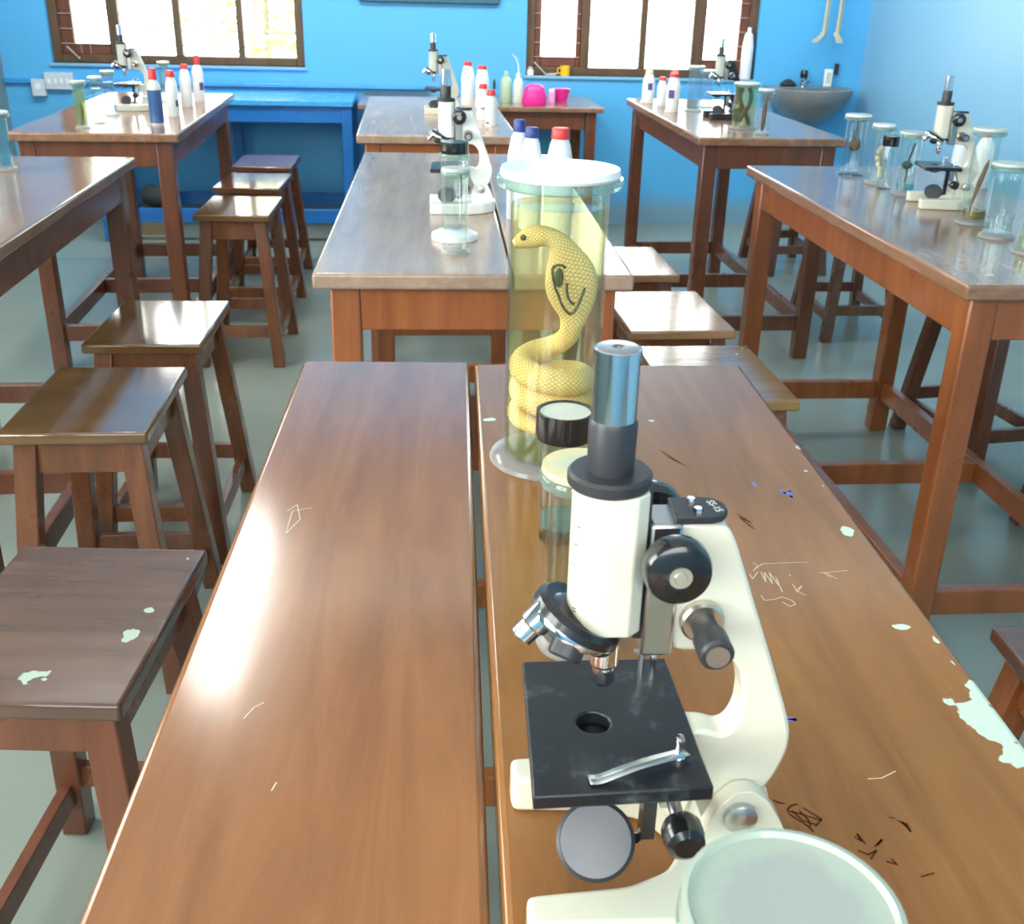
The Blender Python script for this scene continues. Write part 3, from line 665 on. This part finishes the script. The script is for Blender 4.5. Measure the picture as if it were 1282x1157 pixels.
    tu = MB().lathe([(0, -.004), (.010, -.004), (.0165, -.0015), (.0225, -.0035), (.0255, -.001), (.0262, .003), (.0250, .004), (0, .004)], 44, cc, a).build('nosepiece', 'black', r)
    MB().lathe([(.018, .0030), (.0258, .0028), (.0262, .0038), (.0256, .0070), (.0240, .0076), (.012, .0076), (0, .0076)], 44, cc, a).build('nosepiece_ring', 'chrome', tu)
    ob_ = [(Vector((.0035, 0, .1640)), Vector((0, 0, -1)),   .0310), (Vector((-.0270, -.004, .1840)), Vector((-.70, -.10, -.70)), .024)]
    for p, d, L in ob_:
        MB().lathe([(0, 0), (.0078, 0), (.0082, L*.12), (.0082, L*.55), (.0066, L*.62), (.0064, L*.93), (.0050, L), (.0022, L), (.002, L-.001), (0, L-.001)], 28, p, d).build('objective', 'chrome', r)
    MB().lathe([(0, .004), (.0088, .004), (.0092, .009), (.0092, .0150), (.0080, .0165), (.0045, .0165), (.0045, .012), (0, .012)], 28, cc+Vector((-.004, -.0135, .000)), Vector((-.40, -.45, -.80))).build('objective', 'black_satin', r)
    return r
microscope('cream microscope in the foreground on the near table, black stage', .0925, .478, 0, detail=True, size=1.0)
microscope('bright white microscope on the middle centre table behind small jars', .056, 2.515, 0, 'white_bright', 'white_bright', 'white_bright')
microscope('greyish-white microscope on the far centre table beside white bottles', .050, 4.550, 0, 'grey_enamel', 'white_enamel', 'grey_enamel', size=.93)
microscope('grey-white microscope on the left back table among jars and bottles', -1.155, 4.505, 0, 'grey_enamel', 'grey_enamel', 'grey_enamel', stage='black')
microscope('cream microscope on the right front table amid specimen jars', 1.275, 2.625, -8)
microscope('dark microscope on the right back table, silhouetted against the window', 1.215, 4.520, 0, 'grey_enamel', 'black', 'black', stage='black')

# ------------------------------------------------------------------ jars
def jar(label, x, y, r, h, z=T, lid='white_lid', glass='glass', liquid=None, level=.75, foot=1.3, lidr=1.32, lidh=.006, group='glass specimen jars', black=False, name='specimen_jar', footmat='glass_foot', fh=.010, rimmat=None):
    """glass cylinder on a spread foot with a flanged rim and a flat lid; r is the radius of the cylinder"""
    t = thing(name, label, 'jar', (x, y, z), 0, group)
    R = r*foot; L = r*lidr; q = .002
    zt = h-lidh
    if black:
        MB().lathe([(0, .0), (r*.95, 0), (r, .004), (r, zt-.022), (r*.94, zt-.018), (r*.94, zt), (r*.94-q, zt), (r*.94-q, zt-.018), (r-q, zt-.024), (r-q, .006), (0, .006)], 36).build('jar_glass', glass, t)
        MB().lathe([(0, h), (L*.90, h), (L*.90, h+.002), (L, h+.002), (L, zt-.017), (L*.97, zt-.020), (r*.95, zt-.020), (r*.95, h-.002), (0, h-.002)], 36).build('lid', 'black_knob', t)
        MB().lathe([(0, h+.0005), (L*.88, h+.0005)], 36).build('lid_top', 'grey_lid', t)
    else:
        MB().lathe([(0, fh), (r, fh), (r, zt-.012), (r*1.05, zt-.010), (L, zt-.008), (L, zt), (r-q, zt), (r-q, fh+.003), (0, fh+.003)], 40).build('jar_glass', rimmat or glass, t)
        MB().lathe([(0, 0), (R*.97, 0), (R, .002), (R*.98, fh*.55), (r*1.02, fh), (0, fh)], 40).build('foot', footmat, t)
        MB().lathe([(r*1.06, zt-.0115), (L*.97, zt-.0095), (L*1.012, zt-.0055), (L*1.012, zt-.0025), (L*.97, zt-.0002), (r*1.06, zt-.0002)], 40, closed=True).build('rim', 'glass_rim', t)
        lp = [(0, zt), (L*.94, zt), (L*.965, zt+lidh*.3), (L*.94, h), (0, h)]
        if lid == 'big_lid': lp = [(0, zt), (L*.94, zt), (L, zt+lidh*.4), (L*.985, h+.0015), (L*.93, h+.002), (L*.89, h), (L*.60, h-.0005), (0, h-.0005)]
        MB().lathe(lp, 48).build('lid', lid, t)
    if liquid:
        MB().lathe([(0, fh+.0035), (r-q-.0007, fh+.0035), (r-q-.0007, h*level), (0, h*level)], 36).build('liquid', liquid, t)
    return t
# the cobra jar
CJ = (.138, 1.078)
jar('tall yellow-fluid specimen jar holding a hooded cobra, broad white lid', *CJ, .0510, .318, liquid='liquid_yellow', level=.885, foot=1.30, lidr=1.24, lidh=.009, glass='glass', rimmat='glass', fh=.012)
sn = thing('preserved_cobra', 'pale yellow cobra coiled in the tall jar with hood spread and head raised', 'snake', (*CJ, T+.0155))
Z0 = .0155
path = []; rad = []; wid = []
turns = 2.55; nst = 110
for i in range(nst+1):
    u = i/nst; a = PI*.5 + 2*PI*turns*(1-u); k = min(1, u*8)
    path.append((.0340*math.cos(a), .0340*math.sin(a), .045+.072*u)); rad.append(.0128*(.35+.65*k)); wid.append(.0145*(.35+.65*k))
MB().tube(path, rad, 14, uv=True, wid=wid).build('coiled_body', 'snake', sn)
for o in kids(sn): o.location = (0, 0, -Z0)
neck = [((-.0005, .034, .119), .012, .011), ((.012, .026, .128), .0115, .011), ((.018, .014, .140), .0115, .011), ((.0195, .006, .152), .0125, .010), ((.0210, .001, .166), .0170, .008), ((.0200, -.003, .180), .0235, .0065), ((.0170, -.006, .195), .0275, .0060), ((.0130, -.009, .210), .0275, .0060), ((.0085, -.011, .224), .0225, .0065), ((.0035, -.012, .237), .0155, .008),
        ((-.0030, -.013, .2465), .0108, .009), ((-.0110, -.013, .2510), .0098, .0095), ((-.0190, -.013, .2520), .0108, .0105), ((-.0270, -.013, .2510), .0112, .0105), ((-.0350, -.013, .2485), .0095, .0090), ((-.0420, -.013, .2455), .0068, .0070), ((-.0465, -.013, .2435), .0035, .0040)]
hood = MB(); P = []; W_ = []; Th = []
def cat(p0, p1, p2, p3, t): return p1*1.0+(p2-p0)*(.5*t)+(p0*2-p1*5+p2*4-p3)*(.5*t*t)+(p1*3-p0-p2*3+p3)*(.5*t**3)
K = [Vector((*p, w_)) .to_4d() if False else (Vector(p), w_, t_) for p, w_, t_ in neck]
for i in range(len(K)-1):
    A, B_, C_, D_ = [K[min(max(i+j, 0), len(K)-1)] for j in (-1, 0, 1, 2)]
    for s_ in range(4):
        t_ = s_/4; P.append(cat(A[0], B_[0], C_[0], D_[0], t_)); W_.append(cat(A[1], B_[1], C_[1], D_[1], t_)); Th.append(cat(A[2], B_[2], C_[2], D_[2], t_))
P.append(K[-1][0]); W_.append(K[-1][1]); Th.append(K[-1][2])
o = hood.tube(P, Th, 18, uv=True, wid=W_, side=(0.15, -1, 0)).build('hood_and_head', 'snake', sn); o.location = (0, 0, -Z0)
o = MB().ball((-.0375, -.0215, .2520), .0032, 12).ball((-.0375, -.0045, .2520), .0032, 12).build('eye', 'snake_eye', sn); o.location = (0, 0, -Z0)
def z600(pts):
    out = []
    for x, y in pts:
        px, py = 600+x/5.78, 230+y/5.78
        d = FW + RT*((px-641)/F_PX) - UP*((py-578.5)/F_PX)
        yy = CJ[1]-.0190; q = CAM + d*(yy/d.y); out.append(Vector((q.x-CJ[0], q.y-CJ[1], q.z-T-Z0)))
    return out
def strip3(name, polys, mat, w):
    mb = MB()
    for pl in polys: mb.tube(z600(pl), w, 6)
    return mb.build(name, mat, sn)
strip3('hood_mark', [[(528, 620), (540, 600), (570, 588), (605, 592), (625, 612)], [(528, 625), (535, 690), (552, 760), (572, 800), (590, 860), (622, 915), (655, 945), (685, 930), (715, 880), (745, 810), (765, 755)], [(636, 720), (632, 770), (642, 825), (665, 862), (690, 872)]], 'snake_mark', .0015)
mb = MB(); q = z600([(578, 680)])[0]; mb.ball(q, .0075, 14, (.62, .25, 1.35)); mb.build('hood_spot', 'snake_mark', sn)
# other jars on the near table
jar('short vial with black screw lid behind the cream-lidded jar on the near table', .128, .894, .0215, .128, lidr=1.24, black=True, liquid='liquid_teal', level=.19, lidh=.004, name='lidded_vial')
jar('stubby glass jar with stained cream lid beside the foreground microscope', .1175, .713, .0255, .158, lid='cream_lid', lidr=1.27, foot=1.2, glass='glass', liquid='liquid_clear')
jar('glass jar with broad pale green lid at the bottom edge before the microscope', .143, .300, .0343, .150, lid='big_lid', lidr=1.30, foot=1.25, glass='glass_green', lidh=.007)
# middle centre table
jar('small empty clear jar with cream lid in front of the white microscope', .064, 2.070, .0235, .164, foot=1.22, lidr=1.22, lid='grey_lid', glass='glass')
jar('clear jar with black band lid on a wide white foot, behind small clear jar', .066, 2.200, .0275, .195, foot=1.75, lidr=1.08, black=False, lid='black_knob', lidh=.022, footmat='white_plastic', fh=.022)
# left back table
jar('yellowish jar at the left front of the left back table', -1.159, 3.905, .0200, .155, glass='glass_green', liquid='liquid_lime', level=.8, lid='grey_lid')
jar('clear jar between yellowish and bluish jars on the left back table', -1.142, 4.050, .0185, .158, foot=1.2, liquid='liquid_clear')
jar('tall bluish jar just before the microscope on the left back table', -1.160, 4.285, .0205, .161, glass='glass_blue', lid='grey_lid', liquid='liquid_clear')
jar('pale jar half hidden behind the blue bottle on the left back table', -1.075, 4.83, .0200, .160, glass='glass_green')
jar('teal-tinted jar cut by the left edge of the picture', -1.122, 3.018, .0290, .150, glass='glass_blue', liquid='liquid_teal', level=.85)
# right front table
jar('jar with a brown ball inside, farthest along the right front table', 1.250, 3.090, .0290, .170, footmat='glass_blue', foot=1.35)
jar('second jar along the right front table, cream coral specimen inside', 1.268, 2.945, .0245, .160)
jar('slim jar with black screw cap on the right front table', 1.256, 2.858, .0195, .137, black=True, lidr=1.12, lidh=.004)
jar('jar with dark green specimen just left of the right front microscope', 1.278, 2.780, .0265, .160, lid='grey_lid', liquid='liquid_teal', level=.18)
jar('tall jar with a feather in olive fluid right of the right front microscope', 1.282, 2.402, .0285, .214, lid='grey_lid', foot=1.35, liquid='liquid_olive', level=.14)
jar('clear jar with greyish lid near the front of the right front table', 1.262, 2.248, .0295, .160, lid='grey_lid', liquid='liquid_clear', level=.8)
jar('jar cut by the right edge of the picture on the right front table', 1.258, 2.100, .0290, .150, lid='grey_lid', liquid='liquid_lime', level=.25)
# right back table
jar('blue-tinted tall jar behind the white bottles on the right back table', 1.185, 4.785, .0290, .187, glass='glass_blue')
jar('second blue-tinted jar behind the dark microscope on the right back table', 1.282, 4.965, .0280, .160, glass='glass_blue')
jar('wide jar with two dark snakes on the right back table front', 1.236, 4.178, .0450, .169, foot=1.15, lidr=1.12, glass='glass', liquid='liquid_lime', level=.9, lid='white_lid')
jar('narrow jar with a brown strip specimen at the front of the right back table', 1.262, 4.012, .0240, .160, foot=1.25, glass='glass')
def spec(name, label, cat, mb, mat): return tag(mb.build(name, mat), label, cat)
p = Vector((1.250, 3.090, T)); spec('ball_specimen', 'brown ball-shaped specimen hanging in the farthest jar of the right front table', 'specimen', MB().ball(p+Vector((0, 0, .085)), .0165, 16, (1, 1, 1.1)).cyl(p+Vector((0, 0, .1)), p+Vector((0, 0, .163)), .0012, n=6), 'specimen_brown')
p = Vector((1.268, 2.945, T)); mb = MB()
for i in range(9): mb.ball(p+Vector((random.uniform(-.008, .008), random.uniform(-.006, .006), .024+.009*i)), .0085, 10)
spec('coral_specimen', 'lumpy cream specimen inside the second jar of the right front table', 'specimen', mb, 'specimen_cream')
p = Vector((1.278, 2.780, T)); spec('plant_specimen', 'dark green lump in the jar left of the right front microscope', 'specimen', MB().ball(p+Vector((-.004, 0, .075)), .014, 12, (1, 1, .8)).tube([p+Vector((-.004, 0, .014)), p+Vector((0, 0, .05)), p+Vector((-.003, 0, .075)), p+Vector((.01, 0, .13))], .003, 8), 'specimen_green')
p = Vector((1.282, 2.402, T)); spec('feather_specimen', 'brown and cream feather standing in the tall olive-fluid jar', 'specimen', MB().tube([p+Vector((-.018, -.008, .014)), p+Vector((-.010, -.004, .05)), p+Vector((-.001, 0, .09)), p+Vector((.010, .002, .130)), p+Vector((.014, .003, .145))], [.0014, .003, .006, .005, .001], 8), 'specimen_brown')
p = Vector((1.236, 4.178, T)); mb = MB()
for ph in (0, PI):
    mb.tube([p+Vector((.020*math.cos(ph+z*30), .016*math.sin(ph+z*30), .016+z)) for z in [i*.007 for i in range(20)]], .0085, 10)
spec('snake_specimen', 'pair of dark snakes twisted upright in the wide jar on the right back table', 'snake', mb, 'specimen_dark')
p = Vector((1.262, 4.012, T)); spec('strip_specimen', 'long brown strip standing in the narrow jar on the right back table', 'specimen', MB().tube([p+Vector((-.003, 0, .014)), p+Vector((0, 0, .05)), p+Vector((.002, 0, .10)), p+Vector((.004, 0, .135))], [.006, .009, .008, .003], 10), 'specimen_brown')
p = Vector((-1.159, 3.905, T)); spec('leaf_specimen', 'brown sliver standing in the yellowish jar on the left back table', 'specimen', MB().tube([p+Vector((0, 0, .014)), p+Vector((.003, 0, .05)), p+Vector((.001, 0, .09))], [.003, .007, .002], 8), 'specimen_brown')

# ------------------------------------------------------------------ bottles
def bottle(label, x, y, r, h, cap='red_cap', body='white_plastic', z=T, capr=.50, caph=.14, label_patch=None, fill=None, group='white plastic bottles', name='reagent_bottle', neckh=.80, spout=False):
    t = thing(name, label, 'bottle', (x, y, z), 0, group)
    hc = h*(1-caph); hb = h*.64; c = r*capr
    MB().lathe([(0, 0), (r*.94, 0), (r, .005), (r, hb), (r*.93, hb+h*.05), (r*.70, hc-h*.05), (c*.92, hc-h*.01), (c*.92, hc+.003), (0, hc+.003)], 30).build('bottle_body', body, t)
    MB().lathe([(0, hc), (c, hc), (c*1.02, hc+.004), (c*.95, h-.003), (c*.85, h), (0, h)], 26).build('cap', cap, t)
    if fill: MB().lathe([(r*1.004, .006), (r*1.006, .006), (r*1.006, h*fill), (r*1.004, h*fill)], 30).build('liquid', 'blue_liquid', t)
    if label_patch:
        mt, z0, z1, a0, a1 = label_patch; mb = MB(); R = r*1.01
        for i in range(10):
            u, w_ = a0+(a1-a0)*i/10, a0+(a1-a0)*(i+1)/10
            mb.raw([(R*math.cos(u), R*math.sin(u), h*z0), (R*math.cos(w_), R*math.sin(w_), h*z0), (R*math.cos(w_), R*math.sin(w_), h*z1), (R*math.cos(u), R*math.sin(u), h*z1)], [(0, 1, 2, 3)])
        mb.build('paper_label', mt, t)
    return t
bottle('white bottle with red cap just behind the cobra jar', .284, 2.240, .0300, .220, capr=.62, caph=.10)
bottle('rear white bottle with dark blue cap behind the cobra jar', .215, 2.420, .0250, .215, 'blue_cap', capr=.55, caph=.12)
bottle('front white bottle with dark blue cap behind the cobra jar', .232, 2.310, .0245, .212, 'blue_cap', capr=.60, caph=.10)
bottle('frontmost short white bottle on the far centre table', .260, 4.150, .0235, .127, capr=.72, caph=.15, label_patch=('ink', .07, .12, -2.6, -1.9))
bottle('short white bottle second from the front on the far centre table', .241, 4.360, .0225, .131, capr=.72, caph=.13, label_patch=('ink', .30, .34, -2.0, -1.3))
bottle('left tall white bottle at the back of the far centre table', .205, 4.910, .0290, .178, capr=.62, caph=.09)
bottle('right tall white bottle at the back of the far centre table', .262, 4.800, .0290, .170, capr=.68, caph=.08)
bottle('clear bottle full of blue liquid with red cap on the left back table', -.940, 4.043, .0240, .190, body='milky_plastic', fill=.62, capr=.58, caph=.20)
bottle('white red-capped bottle next behind the blue bottle', -.938, 4.314, .0225, .163, capr=.72, caph=.14, label_patch=('purple_label', .22, .36, -.9, -.3))
bottle('white red-capped bottle third in the row on the left back table', -.955, 4.656, .0235, .163, capr=.62, caph=.11)
bottle('rearmost white red-capped bottle on the left back table, pointed cap', -.945, 4.870, .0235, .184, capr=.52, caph=.20, label_patch=('purple_label', .25, .42, -1.2, -.3))
bottle('right white bottle with red cap behind the tall feather jar', 1.545, 2.900, .0250, .160, capr=.5, caph=.16)
bottle('left white bottle with small red cap behind the tall feather jar', 1.490, 2.930, .0190, .150, capr=.38, caph=.14)
bottle('white bottle with cream cap at the back left of the right back table', 1.054, 5.142, .0285, .141, 'cream_cap', capr=.62, caph=.10, label_patch=('purple_label', .40, .62, -1.9, -1.1))
bottle('white red-capped bottle beside the cream-capped one', 1.085, 4.990, .0210, .125, capr=.75, caph=.12)
bottle('rear white red-capped bottle in the cluster on the right back table', 1.135, 4.975, .0235, .152, capr=.72, caph=.10)
bottle('front white red-capped bottle in the cluster, purple label', 1.083, 4.750, .0300, .158, capr=.68, caph=.10, label_patch=('purple_label', .36, .58, -2.5, -1.6))
wb = bottle('pale green squeeze bottle at the left on the side table', .463, 6.115, .0320, .158, 'green_plastic', 'green_plastic', z=.75, capr=.40, caph=.16, group='squeeze bottles on the side table', name='wash_bottle')
wb = bottle('squeeze bottle with a tall bent white tube on the side table', .527, 6.080, .0275, .150, 'white_plastic', 'milky_plastic', z=.75, capr=.42, caph=.14, group='squeeze bottles on the side table', name='wash_bottle')
MB().tube([(0, 0, .145), (0, -.002, .17), (-.004, -.006, .20), (-.016, -.012, .228), (-.038, -.02, .250)], [.0045, .004, .0035, .003, .0022], 10).build('spout_tube', 'white_plastic', wb)
# things on the side table and sills
o = MB().lathe([(0, 0), (.062, 0), (.068, .012), (.062, .06), (.052, .092), (.030, .106), (0, .108)], 28)
o.v = [(x, y*.62, z) for x, y, z in o.v]; o = o.build('plastic_bag', 'pink'); o.location = (.605, 5.955, .75); tag(o, 'rounded magenta bag on the side table', 'bag')
t = thing('pink_jar', 'small pale pink jar between magenta bag and bowl', 'jar', (.715, 6.10, .75))
MB().lathe([(0, 0), (.019, 0), (.020, .05), (.016, .056), (0, .056)], 22).build('jar_body', 'pink_light', t); MB().lathe([(0, .056), (.018, .056), (.018, .070), (0, .070)], 22).build('lid', 'white_plastic', t)
o = MB().lathe([(0, 0), (.032, 0), (.050, .066), (.053, .068), (.047, .066), (.030, .006), (0, .006)], 30).build('plastic_bowl', 'pink'); o.location = (.775, 6.16, .75); tag(o, 'pink flared bowl right of the pale pink jar on the side table', 'bowl')
t = thing('brush', 'small dark brush standing beside the pale green squeeze bottle', 'brush', (.405, 6.20, .75))
MB().cyl((0, 0, 0), (0, 0, .055), .006, .004, 10).build('handle', 'specimen_brown', t); MB().lathe([(0, .055), (.008, .06), (.009, .09), (.002, .112), (0, .112)], 12).build('bristles', 'specimen_green', t)
def mug(label, x, y, z):
    t = thing('mug', label, 'mug', (x, y, z)); MB().lathe([(0, 0), (.026, 0), (.029, .055), (.027, .055), (.024, .004), (0, .004)], 24).build('cup', 'yellow', t)
    MB().tube([(-.026, 0, .045), (-.042, 0, .042), (-.045, 0, .028), (-.040, 0, .014), (-.025, 0, .012)], .0035, 8).build('handle', 'yellow', t)
SZ = W2[2]
mug('small yellow mug on the right window sill', .842, WALL+.006, SZ)
t = thing('ink_pot', 'small white round pot at the left end of the right window sill', 'pot', (.638, WALL+.008, SZ)); MB().lathe([(0, 0), (.018, 0), (.021, .012), (.018, .032), (0, .036)], 20).build('pot_body', 'white_plastic', t); MB().lathe([(0, .036), (.012, .036), (.012, .046), (0, .046)], 18).build('lid', 'grey_lid', t)
o = MB().tube([(0, 0, .004), (.03, 0, .006), (.06, .004, .006), (.075, 0, .018)], [.005, .008, .008, .004], 10).build('metal_clamp', 'iron'); o.location = (.725, WALL+.004, SZ); tag(o, 'small grey metal clamp lying on the right window sill', 'clamp')
for nm, lb, x, z in (('window_stay', 'slanted iron stay on the lower left of the right window', .66, .93), ('window_stay', 'slanted iron stay on the lower left of the left window', -1.985, .965)):
    o = MB().cyl((0, 0, .0), (.065, -.012, -.062), .005, n=8).ball((.065, -.012, -.062), .008, 8).build(nm, 'iron'); o.location = (x, WALL+.03, z); tag(o, lb, 'window stay', 'window stays')
t = bottle('tall white bottle standing on the right end of the right window sill', 1.915, WALL-.005, .033, .285, 'white_plastic', 'white_plastic', z=SZ, capr=.35, caph=.08, name='tall_bottle')
# switchboards on the back wall
t = thing('switchboard', 'wide white switchboard on the back wall left of the left window corner', 'switchboard', (-2.035, WALL, .782))
MB().box(-.078, .078, -.035, 0, -.045, .045).build('box', 'switch', t, bevel=.004)
for i in range(4): MB().box(-.06+.033*i, -.045+.033*i, -.040, -.034, -.014, .014).build('switch', 'white_plastic', t, bevel=.001)
t = thing('socket_box', 'small white socket box on the back wall below the switchboard', 'socket box', (-2.150, WALL, .746))
MB().box(-.036, .036, -.045, 0, -.046, .046).build('box', 'switch', t, bevel=.004); MB().cyl((0, -.047, .008), (0, -.044, .008), .018, n=18).build('socket', 'white_plastic', t)
o = MB().box(-.34, .449, WALL-.034, WALL-.004, 1.232, 1.95).build('notice_board', 'board', bevel=.006); tag(o, 'dark blue board on the back wall between the two windows', 'board')
# washbasin
t = thing('washbasin', 'shade-darkened grey wall-hung washbasin in the back right corner', 'washbasin', (2.285, WALL, .60))
n = 20; prof = [(.05, .0), (.11, .02), (.17, .08), (.225, .15), (.25, .20), (.25, .225), (.215, .225), (.17, .16), (.08, .11), (.0001, .10)]
vs = []; fs = []
for r_, z_ in prof:
    for i in range(n+1): a = PI+PI*i/n; vs.append((r_*math.cos(a), -.10*min(1, r_/.2)+r_*1.05*math.sin(a), z_))
for k in range(len(prof)-1):
    for i in range(n): fs.append((k*(n+1)+i, k*(n+1)+i+1, (k+1)*(n+1)+i+1, (k+1)*(n+1)+i))
MB().raw(vs, fs).box(-.25, .25, -.11, 0, .15, .228).build('bowl', 'ceramic_shaded', t, bevel=.003)
tp = MB().cyl((-.03, -.06, .228), (-.03, -.06, .275), .013, n=14).tube([(-.03, -.06, .262), (-.03, -.10, .268), (-.03, -.14, .258)], .009, 10).build('tap', 'chrome', t)
MB().lathe([(0, .275), (.020, .275), (.024, .29), (.020, .318), (0, .322)], 16, (-.03, -.06, 0)).build('tap_handle', 'black_knob', tp)
MB().tube([(.02, -.10, .01), (.02, -.10, -.10), (.03, -.06, -.16), (.03, -.004, -.18)], .022, 12).build('waste_pipe', 'board', t)
o = MB().lathe([(0, 0), (.045, 0), (.05, .012), (.03, .03), (.012, .04), (0, .04)], 18).build('soap_dish', 'black_satin'); o.location = (2.165, WALL-.06, .828); tag(o, 'black soap dish on the left rim of the washbasin', 'soap dish')
t = thing('soap_bottle', 'white upright soap pack on the right rim of the washbasin', 'bottle', (2.405, WALL-.05, .828)); MB().box(-.024, .024, -.012, .012, 0, .098).build('pack', 'white_plastic', t, bevel=.005); MB().box(-.013, .013, -.0126, -.0118, .02, .08).build('paper_label', 'grey_lid', t)
o = MB().box(-.010, .010, -.02, 0, -.03, .03).cyl((0, -.02, .01), (0, -.035, .015), .006, n=8).build('wall_hook', 'dark_cloth'); o.location = (2.465, WALL, .925); tag(o, 'small dark hook on the back wall above the washbasin', 'hook')
# hanging skeleton (only its lower legs show)
t = thing('hanging_skeleton', 'bone-coloured skeleton legs and feet hanging on the wall above the washbasin', 'skeleton', (2.36, WALL-.10, 1.10))
for dx, yaw in ((-.035, -.9), (.045, -.1)):
    MB().tube([(dx, 0, .03), (dx, 0, .10), (dx+.003, 0, .30), (dx+.006, 0, .40)], [.012, .008, .008, .016], 10).tube([(dx+.018, .01, .04), (dx+.020, .01, .2), (dx+.020, .01, .38)], .0045, 8).build('shin_bones', 'bone', t)
    d = Vector((math.sin(yaw), -math.cos(yaw), 0)); f = MB().ball((dx, .008, .018), .018, 12, (1, 1.2, .9))
    for k in range(5):
        sd = Vector((-d.y, d.x, 0))*(k-2)*.009; f.tube([Vector((dx, 0, .018))+sd*.4, Vector((dx, 0, .006))+d*.05+sd*.8-Vector((0, 0, .012)), Vector((dx, 0, -.012))+d*.085+sd-Vector((0, 0, .012))], [.006, .0045, .003], 8)
    f.build('foot_bones', 'bone', t)
    MB().tube([(dx+.006, 0, .42), (dx+.01, 0, .6), (dx+.02, 0, .80)], [.017, .010, .018], 10).build('thigh_bone', 'bone', t)
MB().lathe([(.05, .78), (.085, .84), (.10, .92), (.085, .92), (.06, .85), (.04, .79)], 20, closed=True).tube([(0, .02, .86), (0, .02, 1.1), (0, .03, 1.35)], .016, 10).build('pelvis_and_spine', 'bone', t)
MB().cyl((0, .03, 1.33), (0, .10, 1.36), .008, n=8).build('wall_hanger', 'iron', t)
# box and sack under the bench
o = MB().box(-.075, .075, -.06, .06, 0, .145).build('cardboard_box', 'cardboard', bevel=.003); o.location = (-1.505, 6.20, 0); tag(o, 'small brown cardboard box on the floor under the blue bench', 'box')
o = MB().ball((0, 0, .055), .075, 16, (1.15, .8, .75)).ball((-.03, .02, .07), .05, 12).build('cloth_bundle', 'dark_cloth'); o.location = (-1.495, 6.20, .1475); tag(o, 'dark bundle on top of the cardboard box under the blue bench', 'bundle')
# shallow dish standing in for a hidden jar foot on the middle table
t = thing('jar_foot_dish', 'white shallow dish standing in for a hidden jar foot, right of the cobra jar on the middle table', 'dish', (.330, 2.545, T)); MB().lathe([(0, 0), (.032, 0), (.033, .016), (.030, .016), (.030, .003), (0, .003)], 28).build('dish', 'white_plastic', t)

# ------------------------------------------------------------------ lights
t = thing('tube_light', 'long ceiling tube light above the left back table', 'light', (-.90, 4.40, ZC))
MB().box(-.09, .09, -.75, .75, -.05, 0).build('housing', 'white_plastic', t, bevel=.004)
MB().cyl((-.045, -.72, -.068), (-.045, .72, -.068), .019, n=14).cyl((.045, -.72, -.068), (.045, .72, -.068), .019, n=14).build('tube', 'tube_glow', t)
wd = bpy.data.worlds.new('sky'); bpy.context.scene.world = wd; wd.use_nodes = True
bg = wd.node_tree.nodes['Background']; bg.inputs['Color'].default_value = (1.0, .985, .95, 1); bg.inputs['Strength'].default_value = 9.0
def area(name, loc, rot, sx, sy, e, col=(1, 1, 1)):
    ld = bpy.data.lights.new(name, 'AREA'); ld.shape = 'RECTANGLE'; ld.size = sx; ld.size_y = sy; ld.energy = e; ld.color = col
    o = bpy.data.objects.new(name, ld); C.objects.link(o); o.location = loc; o.rotation_euler = rot
    return o
# daylight through the left windows, then two added fill lights
area('daylight_left_rear', (XL-.25, -.7, 1.75), (0, -PI/2, 0), 1.5, 1.7, 90)
area('daylight_left', (XL-.25, 2.3, 1.75), (0, -PI/2, 0), 1.5, 2.1, 40)
o = area('rear_fill', (-.5, YB+.15, 2.3), (math.radians(80), 0, 0), 3.2, 1.2, 95, (1, .985, .95))  # added fill light behind the camera, no fixture
o = area('back_wall_fill', (.15, 4.3, 2.95), (math.radians(62), 0, 0), 4.4, .5, 110, (1, .99, .96))  # added light without a fixture, brightens the back wall
sc_ = bpy.context.scene
sc_.view_settings.view_transform = 'Standard'; sc_.view_settings.look = 'None'; sc_.view_settings.exposure = 0.0
sc_.cycles.transparent_max_bounces = 32; sc_.cycles.max_bounces = 10; sc_.cycles.caustics_reflective = False; sc_.cycles.caustics_refractive = False
sc_.cycles.sample_clamp_indirect = 6.0
